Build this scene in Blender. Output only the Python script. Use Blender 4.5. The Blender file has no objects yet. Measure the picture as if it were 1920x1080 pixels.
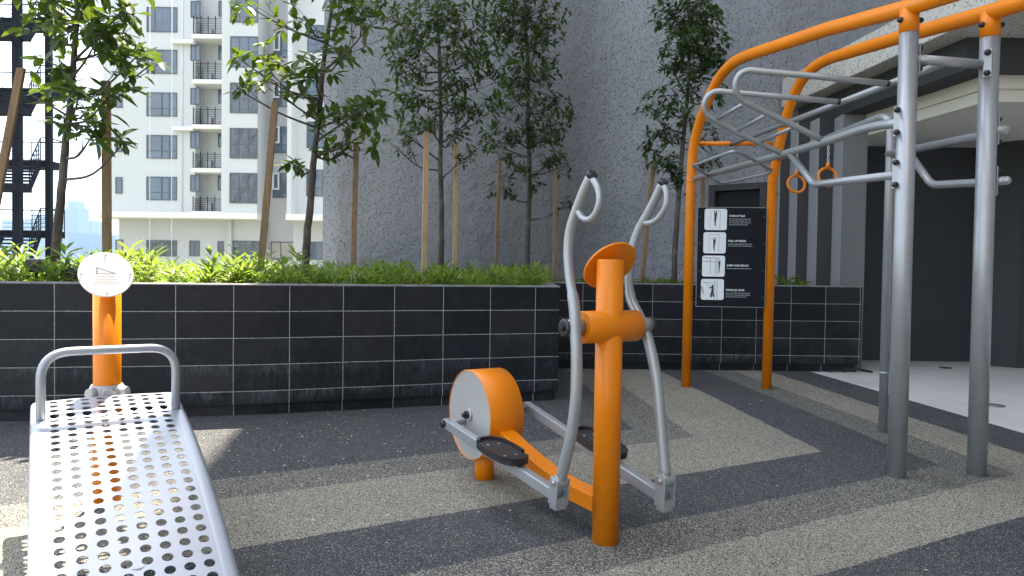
import bpy, math, random
from mathutils import Vector, Matrix
random.seed(7)
S = bpy.context.scene
COL = S.collection
V = Vector
R = math.radians
# ---------------------------------------------------------------- camera
FPX = 1350.0; HC = 1.15; PITCH = math.atan(34/1350); ROLL = .0143
Fw = V((0, math.cos(PITCH), -math.sin(PITCH)))
R0 = V((1, 0, 0)); U0 = V((0, math.sin(PITCH), math.cos(PITCH)))
Rt = R0*math.cos(ROLL)+U0*math.sin(ROLL); Up = -R0*math.sin(ROLL)+U0*math.cos(ROLL)
cam = bpy.data.cameras.new('camera'); co = bpy.data.objects.new('camera', cam); COL.objects.link(co)
m = Matrix((Rt, Up, -Fw)).transposed().to_4x4(); m.translation = V((0, 0, HC)); co.matrix_world = m
cam.sensor_width = 36; cam.lens = FPX/1920*36; cam.clip_start = .05; cam.clip_end = 6000
S.camera = co
# ---------------------------------------------------------------- sky, sun, exposure
SUN = V((-.074, .45, 1)).normalized()
el = math.asin(SUN.z); az = math.atan2(SUN.x, SUN.y)
w = bpy.data.worlds.new('World'); S.world = w; w.use_nodes = True
nt = w.node_tree; bg = nt.nodes['Background']
sky = nt.nodes.new('ShaderNodeTexSky'); sky.sky_type = 'NISHITA'; sky.sun_disc = False
sky.sun_elevation = el; sky.sun_rotation = az; sky.dust_density = 2.2; sky.air_density = 1.0; sky.ozone_density = .8
tc = nt.nodes.new('ShaderNodeTexCoord'); mpp = nt.nodes.new('ShaderNodeMapping'); mpp.inputs['Scale'].default_value = (1, 1, 2.6)
cn = nt.nodes.new('ShaderNodeTexNoise'); cn.inputs['Scale'].default_value = 1.7; cn.inputs['Detail'].default_value = 7; cn.inputs['Roughness'].default_value = .6
cr_ = nt.nodes.new('ShaderNodeValToRGB'); cr_.color_ramp.elements[0].position = .42; cr_.color_ramp.elements[0].color = (.15, .15, .15, 1); cr_.color_ramp.elements[1].position = .64; cr_.color_ramp.elements[1].color = (.92, .92, .92, 1)
mx = nt.nodes.new('ShaderNodeMix'); mx.data_type = 'RGBA'; mx.inputs[7].default_value = (4.9, 4.95, 5.0, 1)      # broken tropical cloud
nt.links.new(tc.outputs['Generated'], mpp.inputs[0]); nt.links.new(mpp.outputs[0], cn.inputs['Vector']); nt.links.new(cn.outputs[0], cr_.inputs[0])
nt.links.new(cr_.outputs[0], mx.inputs[0]); nt.links.new(sky.outputs[0], mx.inputs[6]); nt.links.new(mx.outputs[2], bg.inputs[0]); bg.inputs[1].default_value = .085
sl = bpy.data.lights.new('sun', 'SUN'); sl.energy = 3.5; sl.angle = R(.55); sl.color = (1, .89, .74)
so = bpy.data.objects.new('sun', sl); COL.objects.link(so)
so.rotation_euler = SUN.to_track_quat('Z', 'Y').to_euler()
S.view_settings.view_transform = 'Standard'; S.view_settings.look = 'None'
S.view_settings.exposure = 2.78; S.view_settings.gamma = 1
S.render.engine = 'CYCLES'
S.cycles.max_bounces = 8; S.cycles.transparent_max_bounces = 12

# ---------------------------------------------------------------- measuring helpers (image point -> real point on a real plane)
CP = V((0, 0, HC))
def ray(x, y): return Fw+Rt*((x-960)/FPX)-Up*((y-540)/FPX)
def G(x, y, z=0):
    v = ray(x, y); return CP+v*((z-HC)/v.z)
def YP(x, y, d):
    v = ray(x, y); return CP+v*(d/v.y)
def PL(x, y, p0, dr):
    n = V((-dr.y, dr.x, 0)); v = ray(x, y); return CP+v*((V((p0.x, p0.y, 0))-CP).dot(n)/v.dot(n))

# ---------------------------------------------------------------- mesh builder
class MB:
    def __init__(s): s.v = []; s.f = []; s.sm = []; s.uv = {}
    def add(s, vs, fs, smooth=False):
        o = len(s.v); s.v += [tuple(p) for p in vs]
        for f in fs: s.f.append(tuple(i+o for i in f)); s.sm.append(smooth)
        return o
    def box(s, c, size, ax=None):
        c = V(c); a, b, d = size[0]/2, size[1]/2, size[2]/2
        X, Y_, Z = ax if ax else (V((1,0,0)), V((0,1,0)), V((0,0,1)))
        vs = [c+X*(i*a)+Y_*(j*b)+Z*(k*d) for i in (-1,1) for j in (-1,1) for k in (-1,1)]
        s.add(vs, [(0,1,3,2),(4,6,7,5),(0,4,5,1),(2,3,7,6),(0,2,6,4),(1,5,7,3)])
        return s
    def span(s, x0, x1, y0, y1, z0, z1): return s.box(((x0+x1)/2, (y0+y1)/2, (z0+z1)/2), (x1-x0, y1-y0, z1-z0))
    def bar(s, p0, p1, wd, ht, side=None):
        p0 = V(p0); p1 = V(p1); d = (p1-p0); L = d.length; d.normalize()
        sd = V(side) if side else d.cross(V((0,0,1)))
        if sd.length < 1e-4: sd = V((1,0,0))
        sd.normalize(); u = sd.cross(d).normalized()
        return s.box((p0+p1)/2, (L, wd, ht), (d, sd, u))
    def tube(s, pts, r, n=16, closed=False, caps=True, r1=None, radii=None, dome=False):
        pts = [V(p) for p in pts]; N = len(pts)
        if radii is None: radii = [r+(r1-r)*i/(N-1) for i in range(N)] if r1 is not None else [r]*N
        T = []
        for i in range(N):
            if closed: t = pts[(i+1) % N]-pts[i-1]
            elif i == 0: t = pts[1]-pts[0]
            elif i == N-1: t = pts[-1]-pts[-2]
            else: t = (pts[i+1]-pts[i]).normalized()+(pts[i]-pts[i-1]).normalized()
            T.append(t.normalized())
        ref = V((0,0,1)) if abs(T[0].z) < .9 else V((1,0,0))
        x = T[0].cross(ref).normalized(); vs = []
        for i in range(N):
            x = (x-T[i]*x.dot(T[i])).normalized(); y = T[i].cross(x)
            for k in range(n):
                a = 2*math.pi*k/n; vs.append(pts[i]+(x*math.cos(a)+y*math.sin(a))*radii[i])
        fs = []
        for i in range(N if closed else N-1):
            j = (i+1) % N
            for k in range(n): fs.append((i*n+k, i*n+(k+1) % n, j*n+(k+1) % n, j*n+k))
        o = s.add(vs, fs, True)
        if caps and not closed:
            s.f.append(tuple(o+k for k in range(n))[::-1]); s.sm.append(False)
            s.f.append(tuple(o+(N-1)*n+k for k in range(n))); s.sm.append(False)
        return s
    def cyl(s, p0, p1, r, r1=None, n=24): return s.tube([p0, p1], r, n, r1=r1)
    def ball(s, c, r, n=10, sc=(1,1,1)):
        c = V(c); vs = [c+V((0,0,r*sc[2]))]
        for i in range(1, n//2):
            t = math.pi*i/(n//2)
            for k in range(n):
                a = 2*math.pi*k/n; vs.append(c+V((math.sin(t)*math.cos(a)*r*sc[0], math.sin(t)*math.sin(a)*r*sc[1], math.cos(t)*r*sc[2])))
        vs.append(c-V((0,0,r*sc[2]))); fs = []; m_ = n//2-1
        for k in range(n):
            fs.append((0, 1+k, 1+(k+1) % n)); fs.append((1+(m_-1)*n+k, len(vs)-1, 1+(m_-1)*n+(k+1) % n))
        for i in range(m_-1):
            for k in range(n): fs.append((1+i*n+k, 1+(i+1)*n+k, 1+(i+1)*n+(k+1) % n, 1+i*n+(k+1) % n))
        s.add(vs, fs, True); return s
    def prism(s, poly, z0, z1):
        n = len(poly); vs = [(p[0], p[1], z0) for p in poly]+[(p[0], p[1], z1) for p in poly]
        s.add(vs, [tuple(range(n))[::-1], tuple(range(n, 2*n))]+[(i, (i+1) % n, n+(i+1) % n, n+i) for i in range(n)]); return s
    def poly(s, pts, flip=False):
        s.add(pts, [tuple(range(len(pts)))[::-1] if flip else tuple(range(len(pts)))]); return s
    def build(s, name, mat, parent=None, bevel=0, uv=None):
        me = bpy.data.meshes.new(name); me.from_pydata(s.v, [], s.f); me.polygons.foreach_set('use_smooth', s.sm)
        if uv:
            ul = me.uv_layers.new(name='uv')
            for l in me.loops: ul.data[l.index].uv = uv[l.vertex_index]
        me.update(); me.materials.append(mat)
        o = bpy.data.objects.new(name, me); COL.objects.link(o)
        if parent: o.parent = parent; o.matrix_parent_inverse = Matrix.Translation(-parent.location)
        if bevel:
            b = o.modifiers.new('bevel', 'BEVEL'); b.width = bevel; b.segments = 2; b.limit_method = 'ANGLE'; b.angle_limit = R(40)
        return o
def empty(name, loc, label, cat, group=None):
    o = bpy.data.objects.new(name, None); COL.objects.link(o); o.location = loc; o.empty_display_size = .2
    tag(o, label, cat, group); return o
def tag(o, label=None, cat=None, group=None, kind=None):
    if label: o['label'] = label
    if cat: o['category'] = cat
    if group: o['group'] = group
    if kind: o['kind'] = kind
    return o
def sub(name, mb, mat, gp, bevel=0):      # a mesh parented to a part whose origin is at the world origin of its thing
    me_o = mb.build(name, mat, None, bevel); me_o.parent = gp
    me_o.matrix_parent_inverse = gp_inv(gp); return me_o
def gp_inv(o):
    # world matrix of a part built with build(): identity mesh coordinates are world coordinates
    return Matrix.Identity(4)
def fil(pts, rad, n=6):
    pts = [V(p) for p in pts]; out = [pts[0]]
    for i in range(1, len(pts)-1):
        a, b, c = pts[i-1], pts[i], pts[i+1]; r_ = rad[i-1] if isinstance(rad, (list, tuple)) else rad
        la = min(r_, (a-b).length*.49); lc = min(r_, (c-b).length*.49)
        p = b+(a-b).normalized()*la; q = b+(c-b).normalized()*lc
        for k in range(n+1):
            t = k/n; out.append(p*(1-t)**2+b*2*t*(1-t)+q*t*t)
    out.append(pts[-1]); return out
def crom(pts, n=5):
    pts = [V(p) for p in pts]; P = [pts[0]*2-pts[1]]+pts+[pts[-1]*2-pts[-2]]; out = []
    for i in range(1, len(P)-2):
        a, b, c, d = P[i-1:i+3]
        for k in range(n):
            t = k/n; out.append(.5*((2*b)+(c-a)*t+(2*a-5*b+4*c-d)*t*t+(-a+3*b-3*c+d)*t**3))
    out.append(pts[-1]); return out

# ---------------------------------------------------------------- materials
class NT:
    def __init__(s, name):
        s.m = bpy.data.materials.new(name); s.m.use_nodes = True; s.t = s.m.node_tree
        s.b = s.t.nodes['Principled BSDF']; s.out = s.t.nodes['Material Output']
    def n(s, typ, ins=None, **kw):
        d = s.t.nodes.new('ShaderNode'+typ)
        for k, v in kw.items(): setattr(d, k, v)
        for k, v in (ins or {}).items(): s.l(v, d.inputs[k])
        return d
    def l(s, v, sock):
        if hasattr(v, 'is_output') or hasattr(v, 'links'): s.t.links.new(v, sock)
        elif hasattr(v, 'outputs'): s.t.links.new(v.outputs[0], sock)
        else:
            if isinstance(v, tuple) and len(v) == 3 and sock.type == 'RGBA': v = v+(1,)
            sock.default_value = v
    def math(s, op, a, b=None, c=None, clamp=False):
        d = s.n('Math', {0: a}, operation=op, use_clamp=clamp)
        if b is not None: s.l(b, d.inputs[1])
        if c is not None: s.l(c, d.inputs[2])
        return d.outputs[0]
    def mix(s, f, a, b, blend='MIX'):
        d = s.n('Mix', data_type='RGBA', blend_type=blend)
        s.l(f, d.inputs[0]); s.l(a, d.inputs[6]); s.l(b, d.inputs[7]); return d.outputs[2]
    def coord(s, k='Object'): return s.n('TexCoord').outputs[k]
    def noise(s, vec, scale, detail=4, rough=.6):
        return s.n('TexNoise', {'Vector': vec, 'Scale': scale, 'Detail': detail, 'Roughness': rough}).outputs[0]
    def ramp(s, f, stops, interp='LINEAR'):
        d = s.n('ValToRGB', {0: f}); cr = d.color_ramp; cr.interpolation = interp
        while len(cr.elements) > 1: cr.elements.remove(cr.elements[-1])
        cr.elements[0].position = stops[0][0]; cr.elements[0].color = col4(stops[0][1])
        for p, c in stops[1:]:
            e = cr.elements.new(p); e.color = col4(c)
        return d.outputs[0]
    def bump(s, h, strength=.3, dist=.01):
        d = s.n('Bump', {'Height': h, 'Strength': strength, 'Distance': dist}); s.l(d.outputs[0], s.b.inputs['Normal']); return d
    def set(s, **kw):
        for k, v in kw.items(): s.l(v, s.b.inputs[k.replace('_', ' ')])
        return s
def col4(c): return (c, c, c, 1) if not isinstance(c, (tuple, list)) else tuple(c)+(1,)*(4-len(c))
def paint(name, base, rough=.35, metal=0, var=.08, scale=3, bmp=.04, bscale=220, coat=0, dirt=None):
    N = NT(name); c = N.coord()
    n1 = N.noise(c, scale, 5); n2 = N.noise(c, bscale, 2)
    d = tuple(x*(1-var*2) for x in base); l = tuple(min(1, x*(1+var)) for x in base)
    colr = N.ramp(n1, [(.3, d), (.7, l)])
    if dirt:
        n3 = N.noise(c, dirt[1], 8, .75); colr = N.mix(N.ramp(n3, [(dirt[2], 0), (dirt[2]+.12, 1)]), colr, dirt[0])
    N.set(Base_Color=colr, Roughness=N.math('ADD', N.math('MULTIPLY', n1, .15), rough-.07), Metallic=metal)
    if coat: N.set(Coat_Weight=coat, Coat_Roughness=.12)
    N.bump(n2, bmp, .001)
    return N.m
ORANGE = paint('orange_paint', (.76, .215, .001), .38, 0, .05, 2.5, .10, 160, .12, ((.45, .13, .02), 14, .68))
ORANGE.node_tree.nodes['Principled BSDF'].inputs['Specular IOR Level'].default_value = .3
SILVER = paint('silver_paint', (.35, .365, .375), .34, .4, .04, 3, .08, 300, .1, ((.30, .30, .29), 16, .70))
SILVERB = paint('bench_silver', (.38, .41, .46), .38, .4, .04, 4, .05, 300, .15, ((.4, .4, .4), 22, .72))
STEEL = paint('bracket_steel', (.40, .40, .40), .35, .7, .08, 8)
BLACK = paint('black_plastic', (.018, .018, .02), .35, 0, .1, 20)
RUBBERK = paint('pedal_rubber', (.022, .023, .026), .5, 0, .15, 25, .4, 120)
COLLAR = paint('grey_plastic', (.42, .41, .42), .45, 0, .05, 8)
CONC = paint('concrete_edge', (.30, .29, .27), .85, 0, .12, 6, .4, 60)
COPING = paint('coping_mortar', (.17, .175, .18), .75, 0, .2, 7, .5, 70)
WOOD = None
def wood(name, a, b_):
    N = NT(name); c = N.coord(); mp = N.n('Mapping', {'Vector': c, 'Scale': (14, 14, 1.1)})
    n = N.noise(mp, 3, 8, .7); kn = N.noise(c, 5, 3)
    N.set(Base_Color=N.mix(N.ramp(kn, [(.55, 0), (.75, .55)]), N.ramp(n, [(.3, a), (.7, b_)]), (.10, .05, .03)), Roughness=.8); N.bump(n, .5, .004); return N.m
WOODL = wood('pale_stake_wood', (.36, .24, .12), (.52, .38, .22))
WOODD = wood('brown_stake_wood', (.15, .095, .05), (.28, .19, .11))
def bark():
    N = NT('bark'); c = N.coord(); mp = N.n('Mapping', {'Vector': c, 'Scale': (9, 9, 3)})
    n = N.noise(mp, 5, 8, .75); n2 = N.noise(c, 3, 3)
    colr = N.mix(N.ramp(n2, [(.5, 0), (.68, .6)]), N.ramp(n, [(.3, (.028, .022, .020)), (.55, (.08, .065, .055)), (.8, (.17, .155, .13))]), (.20, .2, .16))
    N.set(Base_Color=colr, Roughness=.9); N.bump(n, .8, .01); return N.m
BARK = bark()
def leafmat(name, a, b_, c_, trans=.45, gloss=.35):
    N = NT(name); g = N.n('NewGeometry')
    colr = N.ramp(g.outputs['Random Per Island'], [(0, a), (.5, b_), (1, c_)])
    nz = N.noise(N.coord(), 22, 2)
    colr = N.mix(N.math('MULTIPLY', nz, .35), colr, (.02, .035, .012))
    N.set(Base_Color=colr, Roughness=gloss, Specular_IOR_Level=.32)
    tr = N.n('BsdfTranslucent', {'Color': N.mix(.55, colr, (.42, .62, .03))})
    mx = N.n('MixShader', {0: trans, 1: N.b.outputs[0], 2: tr.outputs[0]}); N.l(mx.outputs[0], N.out.inputs[0]); return N.m
LEAF = leafmat('leaf_tree', (.022, .048, .018), (.036, .075, .022), (.065, .115, .028), .2)
LEAFD = leafmat('leaf_tree_dark', (.018, .038, .018), (.028, .056, .023), (.055, .095, .032), .15, .36)
LEAFG = leafmat('leaf_ground_cover', (.04, .085, .022), (.10, .18, .04), (.32, .37, .10), .42, .38)
def tiles(name, u0, tw=.41, th=.205, z0=.187):
    N = NT(name); uv = N.n('TexCoord').outputs['UV']; sp = N.n('SeparateXYZ', {0: uv})
    wv = N.noise(N.coord(), 3.0, 2)
    wob = N.math('MULTIPLY', N.math('SUBTRACT', wv, .5), .006)
    u = N.math('DIVIDE', N.math('ADD', N.math('SUBTRACT', sp.outputs[0], u0), wob), tw)
    v = N.math('DIVIDE', N.math('ADD', N.math('SUBTRACT', sp.outputs[1], z0), wob), th)
    def edge(t, sz, gw):
        f = N.math('FRACT', N.math('ADD', t, 50)); d = N.math('MINIMUM', f, N.math('SUBTRACT', 1, f)); return N.math('MULTIPLY', d, sz)
    du = edge(u, tw, 0); dv = edge(v, th, 0); dd = N.math('MINIMUM', du, dv)
    g = N.math('LESS_THAN', dd, .0027)
    cell = N.n('CombineXYZ', {0: N.math('FLOOR', u), 1: N.math('FLOOR', v)}); rn = N.n('TexWhiteNoise', {'Vector': cell.outputs[0]}, noise_dimensions='3D')
    c = N.coord(); n1 = N.noise(c, 9, 8, .7); n2 = N.noise(c, 2.2, 5, .7)
    base = N.ramp(rn.outputs[0], [(0, (.008, .010, .014)), (.6, (.012, .0145, .0195)), (1, (.024, .024, .028))])
    base = N.mix(N.ramp(n1, [(.45, 0), (.8, .25)]), base, (.06, .065, .07))
    # lime bloom hanging below the joints of the lower rows
    low = N.ramp(sp.outputs[1], [(.0, 1), (.30, 1), (.45, .7), (.62, .1), (.75, 0)])
    near = N.ramp(N.math('MULTIPLY', N.math('FRACT', N.math('ADD', v, 50)), 1), [(.0, .15), (.55, .2), (1, 1)])
    mp = N.n('Mapping', {'Vector': c, 'Scale': (30, 30, 7)}); drip = N.noise(mp, 1.5, 8, .8)
    bl = N.math('MULTIPLY', N.math('MULTIPLY', low, near), N.math('MULTIPLY', N.ramp(n2, [(.43, 0), (.62, 1)]), N.ramp(drip, [(.42, 0), (.75, 1)])))
    base = N.mix(N.math('MULTIPLY', bl, .9), base, (.19, .23, .25))
    gn = N.noise(c, 40, 3); gcol = N.ramp(gn, [(.3, (.20, .21, .21)), (.7, (.42, .43, .42))])
    colr = N.mix(g, base, gcol)
    rr = N.math('ADD', .38, N.math('MULTIPLY', n1, .25)); N.set(Base_Color=colr, Roughness=N.math('MAXIMUM', rr, N.math('MULTIPLY', g, .8)), Specular_IOR_Level=.2)
    N.bump(N.math('SUBTRACT', N.math('MULTIPLY', n2, .5), N.math('MULTIPLY', g, 1)), .35, .004); return N.m
def rubber():
    N = NT('rubber_granule_floor'); c = N.coord(); sp = N.n('SeparateXYZ', {0: c}); x, y = sp.outputs[0], sp.outputs[1]
    ed = N.math('MULTIPLY', N.math('SUBTRACT', N.noise(c, 5, 4), .5), .045)
    ed2 = N.math('MULTIPLY', N.math('SUBTRACT', N.noise(c, 90, 2), .5), .03)
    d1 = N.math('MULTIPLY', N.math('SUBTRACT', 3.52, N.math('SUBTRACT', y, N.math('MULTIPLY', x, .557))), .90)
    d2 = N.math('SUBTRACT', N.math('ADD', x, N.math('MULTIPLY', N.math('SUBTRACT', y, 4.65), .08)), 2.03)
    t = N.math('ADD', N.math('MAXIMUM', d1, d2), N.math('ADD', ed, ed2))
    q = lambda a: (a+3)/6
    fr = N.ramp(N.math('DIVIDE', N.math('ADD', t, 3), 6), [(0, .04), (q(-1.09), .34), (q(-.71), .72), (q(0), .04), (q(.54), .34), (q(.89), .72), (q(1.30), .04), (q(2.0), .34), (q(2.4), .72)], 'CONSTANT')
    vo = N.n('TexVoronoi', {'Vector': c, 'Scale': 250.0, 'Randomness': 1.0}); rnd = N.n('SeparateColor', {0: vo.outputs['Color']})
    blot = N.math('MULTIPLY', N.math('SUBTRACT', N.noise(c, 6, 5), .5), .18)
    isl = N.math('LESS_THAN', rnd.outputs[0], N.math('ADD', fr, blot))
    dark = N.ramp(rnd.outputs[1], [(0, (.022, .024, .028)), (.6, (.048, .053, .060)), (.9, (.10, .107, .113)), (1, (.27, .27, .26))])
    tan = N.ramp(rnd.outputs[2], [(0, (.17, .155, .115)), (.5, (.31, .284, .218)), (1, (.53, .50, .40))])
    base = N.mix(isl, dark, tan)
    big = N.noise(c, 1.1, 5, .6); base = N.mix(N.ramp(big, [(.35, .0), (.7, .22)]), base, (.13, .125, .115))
    N.set(Base_Color=base, Roughness=.85, Specular_IOR_Level=.2); N.bump(vo.outputs['Distance'], .7, .004); return N.m
def stucco(name, a, b_, bs=1.0, rough=.55, dots=26, big=1):
    N = NT(name); c = N.coord(); n = N.noise(c, .6, 6, .6)
    vo = N.n('TexVoronoi', {'Vector': c, 'Scale': float(dots), 'Randomness': 1.0}); rc = N.n('SeparateColor', {0: vo.outputs['Color']}); n2 = N.noise(c, dots*2.6, 4, .7)
    pip = N.math('MULTIPLY', N.ramp(vo.outputs['Distance'], [(0, 1), (.15, .9), (.32, 0)]), N.math('POWER', rc.outputs[0], .7))
    nb = N.noise(c, 5, 4, .6)
    h = N.math('ADD', N.math('ADD', pip, N.math('MULTIPLY', n2, .25)), N.math('MULTIPLY', nb, 1.2))
    mp = N.n('Mapping', {'Vector': c, 'Scale': (2.2, 2.2, .25)}); st = N.noise(mp, 1.3, 6, .65)
    colr = N.mix(N.ramp(st, [(.45, 0), (.75, .45)]), N.ramp(n, [(.3, a), (.7, b_)]), tuple(x*.72 for x in a))
    N.set(Base_Color=colr, Roughness=rough, Specular_IOR_Level=.5); N.bump(h, bs, .03); return N.m
GREYW = stucco('grey_stucco', (.190, .200, .218), (.240, .250, .268), 1.0, .42, 27)
def plaster(name, base, v=.06, rough=.8, streak=.25, sc=1.0, bmp=.1):
    N = NT(name); c = N.coord(); n = N.noise(c, .5*sc, 6, .6); n3 = N.noise(c, 40*sc, 4)
    mp = N.n('Mapping', {'Vector': c, 'Scale': (1.5*sc, 1.5*sc, .12*sc)}); st = N.noise(mp, 1.2, 7, .7)
    colr = N.ramp(n, [(.3, tuple(x*(1-v) for x in base)), (.7, base)])
    colr = N.mix(N.ramp(st, [(.5, 0), (.8, streak)]), colr, tuple(x*.6 for x in base))
    N.set(Base_Color=colr, Roughness=rough); N.bump(n3, bmp, .004); return N.m
def roughcast(name, base):
    N = NT(name); c = N.coord(); vo = N.n('TexVoronoi', {'Vector': c, 'Scale': 70.0}); r_ = N.n('SeparateColor', {0: vo.outputs['Color']})
    n = N.noise(c, 1.2, 5); b0 = N.ramp(n, [(.3, tuple(x*.88 for x in base)), (.7, base)])
    colr = N.mix(N.math('GREATER_THAN', r_.outputs[0], .86), b0, tuple(x*.45 for x in base))
    N.set(Base_Color=colr, Roughness=.9); N.bump(vo.outputs['Distance'], .5, .01); return N.m
WHITEW = plaster('white_render', (.60, .605, .60), .03, .8, .12, .25)
CREAMW = plaster('cream_ledge', (.80, .77, .70), .03, .8, .1, .3)
GREYLOW = plaster('pale_grey_render', (.50, .49, .50), .05, .85, .2, .3)
FASCIA = roughcast('speckled_fascia', (.56, .54, .48))
CREAMB = plaster('cream_beam', (.66, .63, .54), .05, .7, .15, 1)
CEIL = plaster('porch_ceiling', (.68, .665, .64), .04, .8, .1, 1)
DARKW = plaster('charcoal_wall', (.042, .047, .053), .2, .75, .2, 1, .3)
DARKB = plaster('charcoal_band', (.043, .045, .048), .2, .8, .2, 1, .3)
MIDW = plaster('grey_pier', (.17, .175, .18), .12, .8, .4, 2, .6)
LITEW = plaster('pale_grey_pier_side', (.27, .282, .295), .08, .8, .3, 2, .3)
def floorconc():
    N = NT('pale_floor_concrete'); c = N.coord(); n = N.noise(c, 1.1, 7, .65); n2 = N.noise(c, 45, 4); n3 = N.noise(c, 3, 6, .8)
    colr = N.ramp(n, [(.3, (.52, .51, .49)), (.7, (.66, .65, .63))]); colr = N.mix(N.ramp(n3, [(.55, 0), (.75, .5)]), colr, (.36, .35, .33))
    N.set(Base_Color=colr, Roughness=.6); N.bump(n2, .15, .003); return N.m
FLOORC = floorconc()
def glass(name, base, rough=.06, wav=.0, ws=3):
    N = NT(name); c = N.coord(); n = N.noise(c, ws, 4, .5)
    N.set(Base_Color=N.ramp(N.noise(c, .35, 3), [(.35, base), (.65, tuple(x*1.7 for x in base))]), Roughness=rough, Specular_IOR_Level=.9)
    if wav: N.bump(n, wav, .12)
    return N.m
GLASS = glass('window_glass', (.055, .075, .10), .08)
GLASSW = glass('wavy_window_glass', (.04, .045, .055), .06, .8, 1.3)
CURTAIN = plaster('blind_behind_glass', (.42, .38, .34), .05, .6, .1)
FRAME = paint('window_frame_grey', (.10, .105, .12), .5, .2)
WFRAME = paint('white_window_frame', (.75, .76, .78), .5)
DSTEEL = paint('stair_steel', (.008, .008, .014), .7, .0, .3, 3)
DSTEEL.node_tree.nodes['Principled BSDF'].inputs['Specular IOR Level'].default_value = .08
SOIL = paint('soil', (.045, .03, .02), .95, 0, .3, 12, 1, 40)
SIGNK = paint('sign_charcoal', (.010, .013, .018), .5, 0, .05, 5)
SIGNK.node_tree.nodes['Principled BSDF'].inputs['Specular IOR Level'].default_value = .15
SIGNW = paint('sign_white', (.78, .82, .86), .4, 0, .02, 5)
SIGNG = paint('sign_grey_ink', (.35, .37, .40), .5)
SIGNP = paint('disc_white', (.86, .82, .80), .4, 0, .02, 5)
INK = paint('sign_ink', (.03, .03, .035), .5)
INKL = paint('faded_ink', (.52, .50, .46), .5)
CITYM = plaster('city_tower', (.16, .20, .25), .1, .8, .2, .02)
CHAINM = paint('chain_metal', (.55, .55, .55), .3, .9)
LITEBOX = paint('lamp_box_grey', (.17, .175, .18), .5, .2, .1, 9)
ROPE = paint('rope_white', (.75, .75, .75), .8)

# ================================================================ THE SETTING
far = MB().add([(-3500, -1500, -32), (3500, -1500, -32), (3500, 4500, -32), (-3500, 4500, -32)], [(0, 1, 2, 3)])
gm = MB(); gm.add([(-3500, -1500, -32), (3500, -1500, -32), (3500, 4500, -32), (-3500, 4500, -32)], [(0, 1, 2, 3)])
tag(gm.build('ground', paint('far_ground', (.12, .14, .09), .95, 0, .3, .01)), kind='structure')
pm = MB(); pm.prism([(-14, -14), (7.6, -14), (7.6, 14), (-3, 14), (-3, 9), (-14, 9)], -32, -.006)
tag(pm.build('floor', FLOORC), kind='structure')
def bx(y): return 3.84-.08*(y-4.65)
rb = MB(); rb.add([(-13.9, -11.9, 0), (bx(-11.9), -11.9, 0), (bx(8.7), 8.7, 0), (-13.9, 8.7, 0)], [(0, 1, 2, 3)])
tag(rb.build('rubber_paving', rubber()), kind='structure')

# planters -----------------------------------------------------------------
def offset(path, d):
    out = []
    for i, p in enumerate(path):
        a = path[max(0, i-1)]; b = path[min(len(path)-1, i+1)]
        if 0 < i < len(path)-1:
            n1 = V((-(p.y-a.y), p.x-a.x)).normalized(); n2 = V((-(b.y-p.y), b.x-p.x)).normalized()
            n = (n1+n2); n = n/max(.4, (n.dot(n1)))
        else: n = V((-(b.y-a.y), b.x-a.x)).normalized()
        out.append(p+n*d)
    return out
def ribbon(path, profile, name, mat, parent, uv=True, u_end=0):
    # sweeps a (depth behind face, z) profile along the wall line
    rows = [offset(path, d) for d, z in profile]; L = [0]
    for i in range(1, len(path)): L.append(L[-1]+(path[i]-path[i-1]).length)
    mb = MB(); vs = []; uvs = []
    for r_, (d, z) in zip(rows, profile):
        for i, p in enumerate(r_): vs.append((p.x, p.y, z)); uvs.append((L[i], z))
    n = len(path); k = len(profile); fs = []
    for j in range(k-1):
        for i in range(n-1): fs.append((j*n+i, j*n+i+1, (j+1)*n+i+1, (j+1)*n+i))
    fs.append(tuple(j*n for j in range(k))); fs.append(tuple(j*n+n-1 for j in range(k))[::-1])
    mb.add(vs, fs); return mb.build(name, mat, parent, uv=uvs)
def planter(path, loc, label, u0):
    t = empty('tiled_planter', loc, label, 'planter')
    ribbon(path, [(.03, -.004), (.03, .087), (.2, .087), (.2, -.004)], 'plinth', tiles('plinth_tiles', u0, .41, 5, -1), t)
    ribbon(path, [(0, .087), (0, 1.0), (.19, 1.0), (.19, .087), (0, .087)], 'tile_cladding', tiles('black_wall_tiles', u0), t)
    ribbon(path, [(-.004, 1.0), (-.004, 1.008), (.01, 1.014), (.194, 1.014), (.194, 1.0)], 'coping', COPING, t)
    return t
c1 = crom([V((x, y, 0)) for x, y in [(-7.5, 4.86), (-5.5, 4.93), (-3.7, 5.16), (-2.12, 5.49), (-1.37, 5.74), (-.6, 6.01), (.42, 6.35)]], 6)
p1 = [V((p.x, p.y)) for p in c1]
L1 = sum((p1[i+1]-p1[i]).length for i in range(len(p1)-1))
p1 += [V((.44, 7.2)), V((.44, 8.42))]
planter(p1, (-2.5, 5.4, 0), 'long curved black tiled planter wall on the left behind the reclined bench', L1-.225)
p2 = [V((.50, 8.40)), V((2.2, 8.445)), V((4.13, 8.49)), V((4.13, 8.78))]
planter(p2, (2.3, 8.45, 0), 'short straight black tiled planter wall further back, ending beside the porch', .33)
s_ = MB(); s_.add([(p.x, p.y+.12, .93) for p in p1[:-2]][::3]+[(.30, 6.45, .93), (.30, 8.55, .93), (4.0, 8.6, .93), (3.6, 9.9, .93), (-2.7, 11.2, .93), (-2.9, 9, .93), (-7.5, 9, .93)],
       [tuple(range(len(p1[:-2][::3])+7))])
tag(s_.build('soil', SOIL), kind='structure')
bk = MB(); bk.span(-13.9, -2.95, 8.8, 9.0, -.05, 1.0); tag(bk.build('parapet', CONC), kind='structure')

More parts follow.
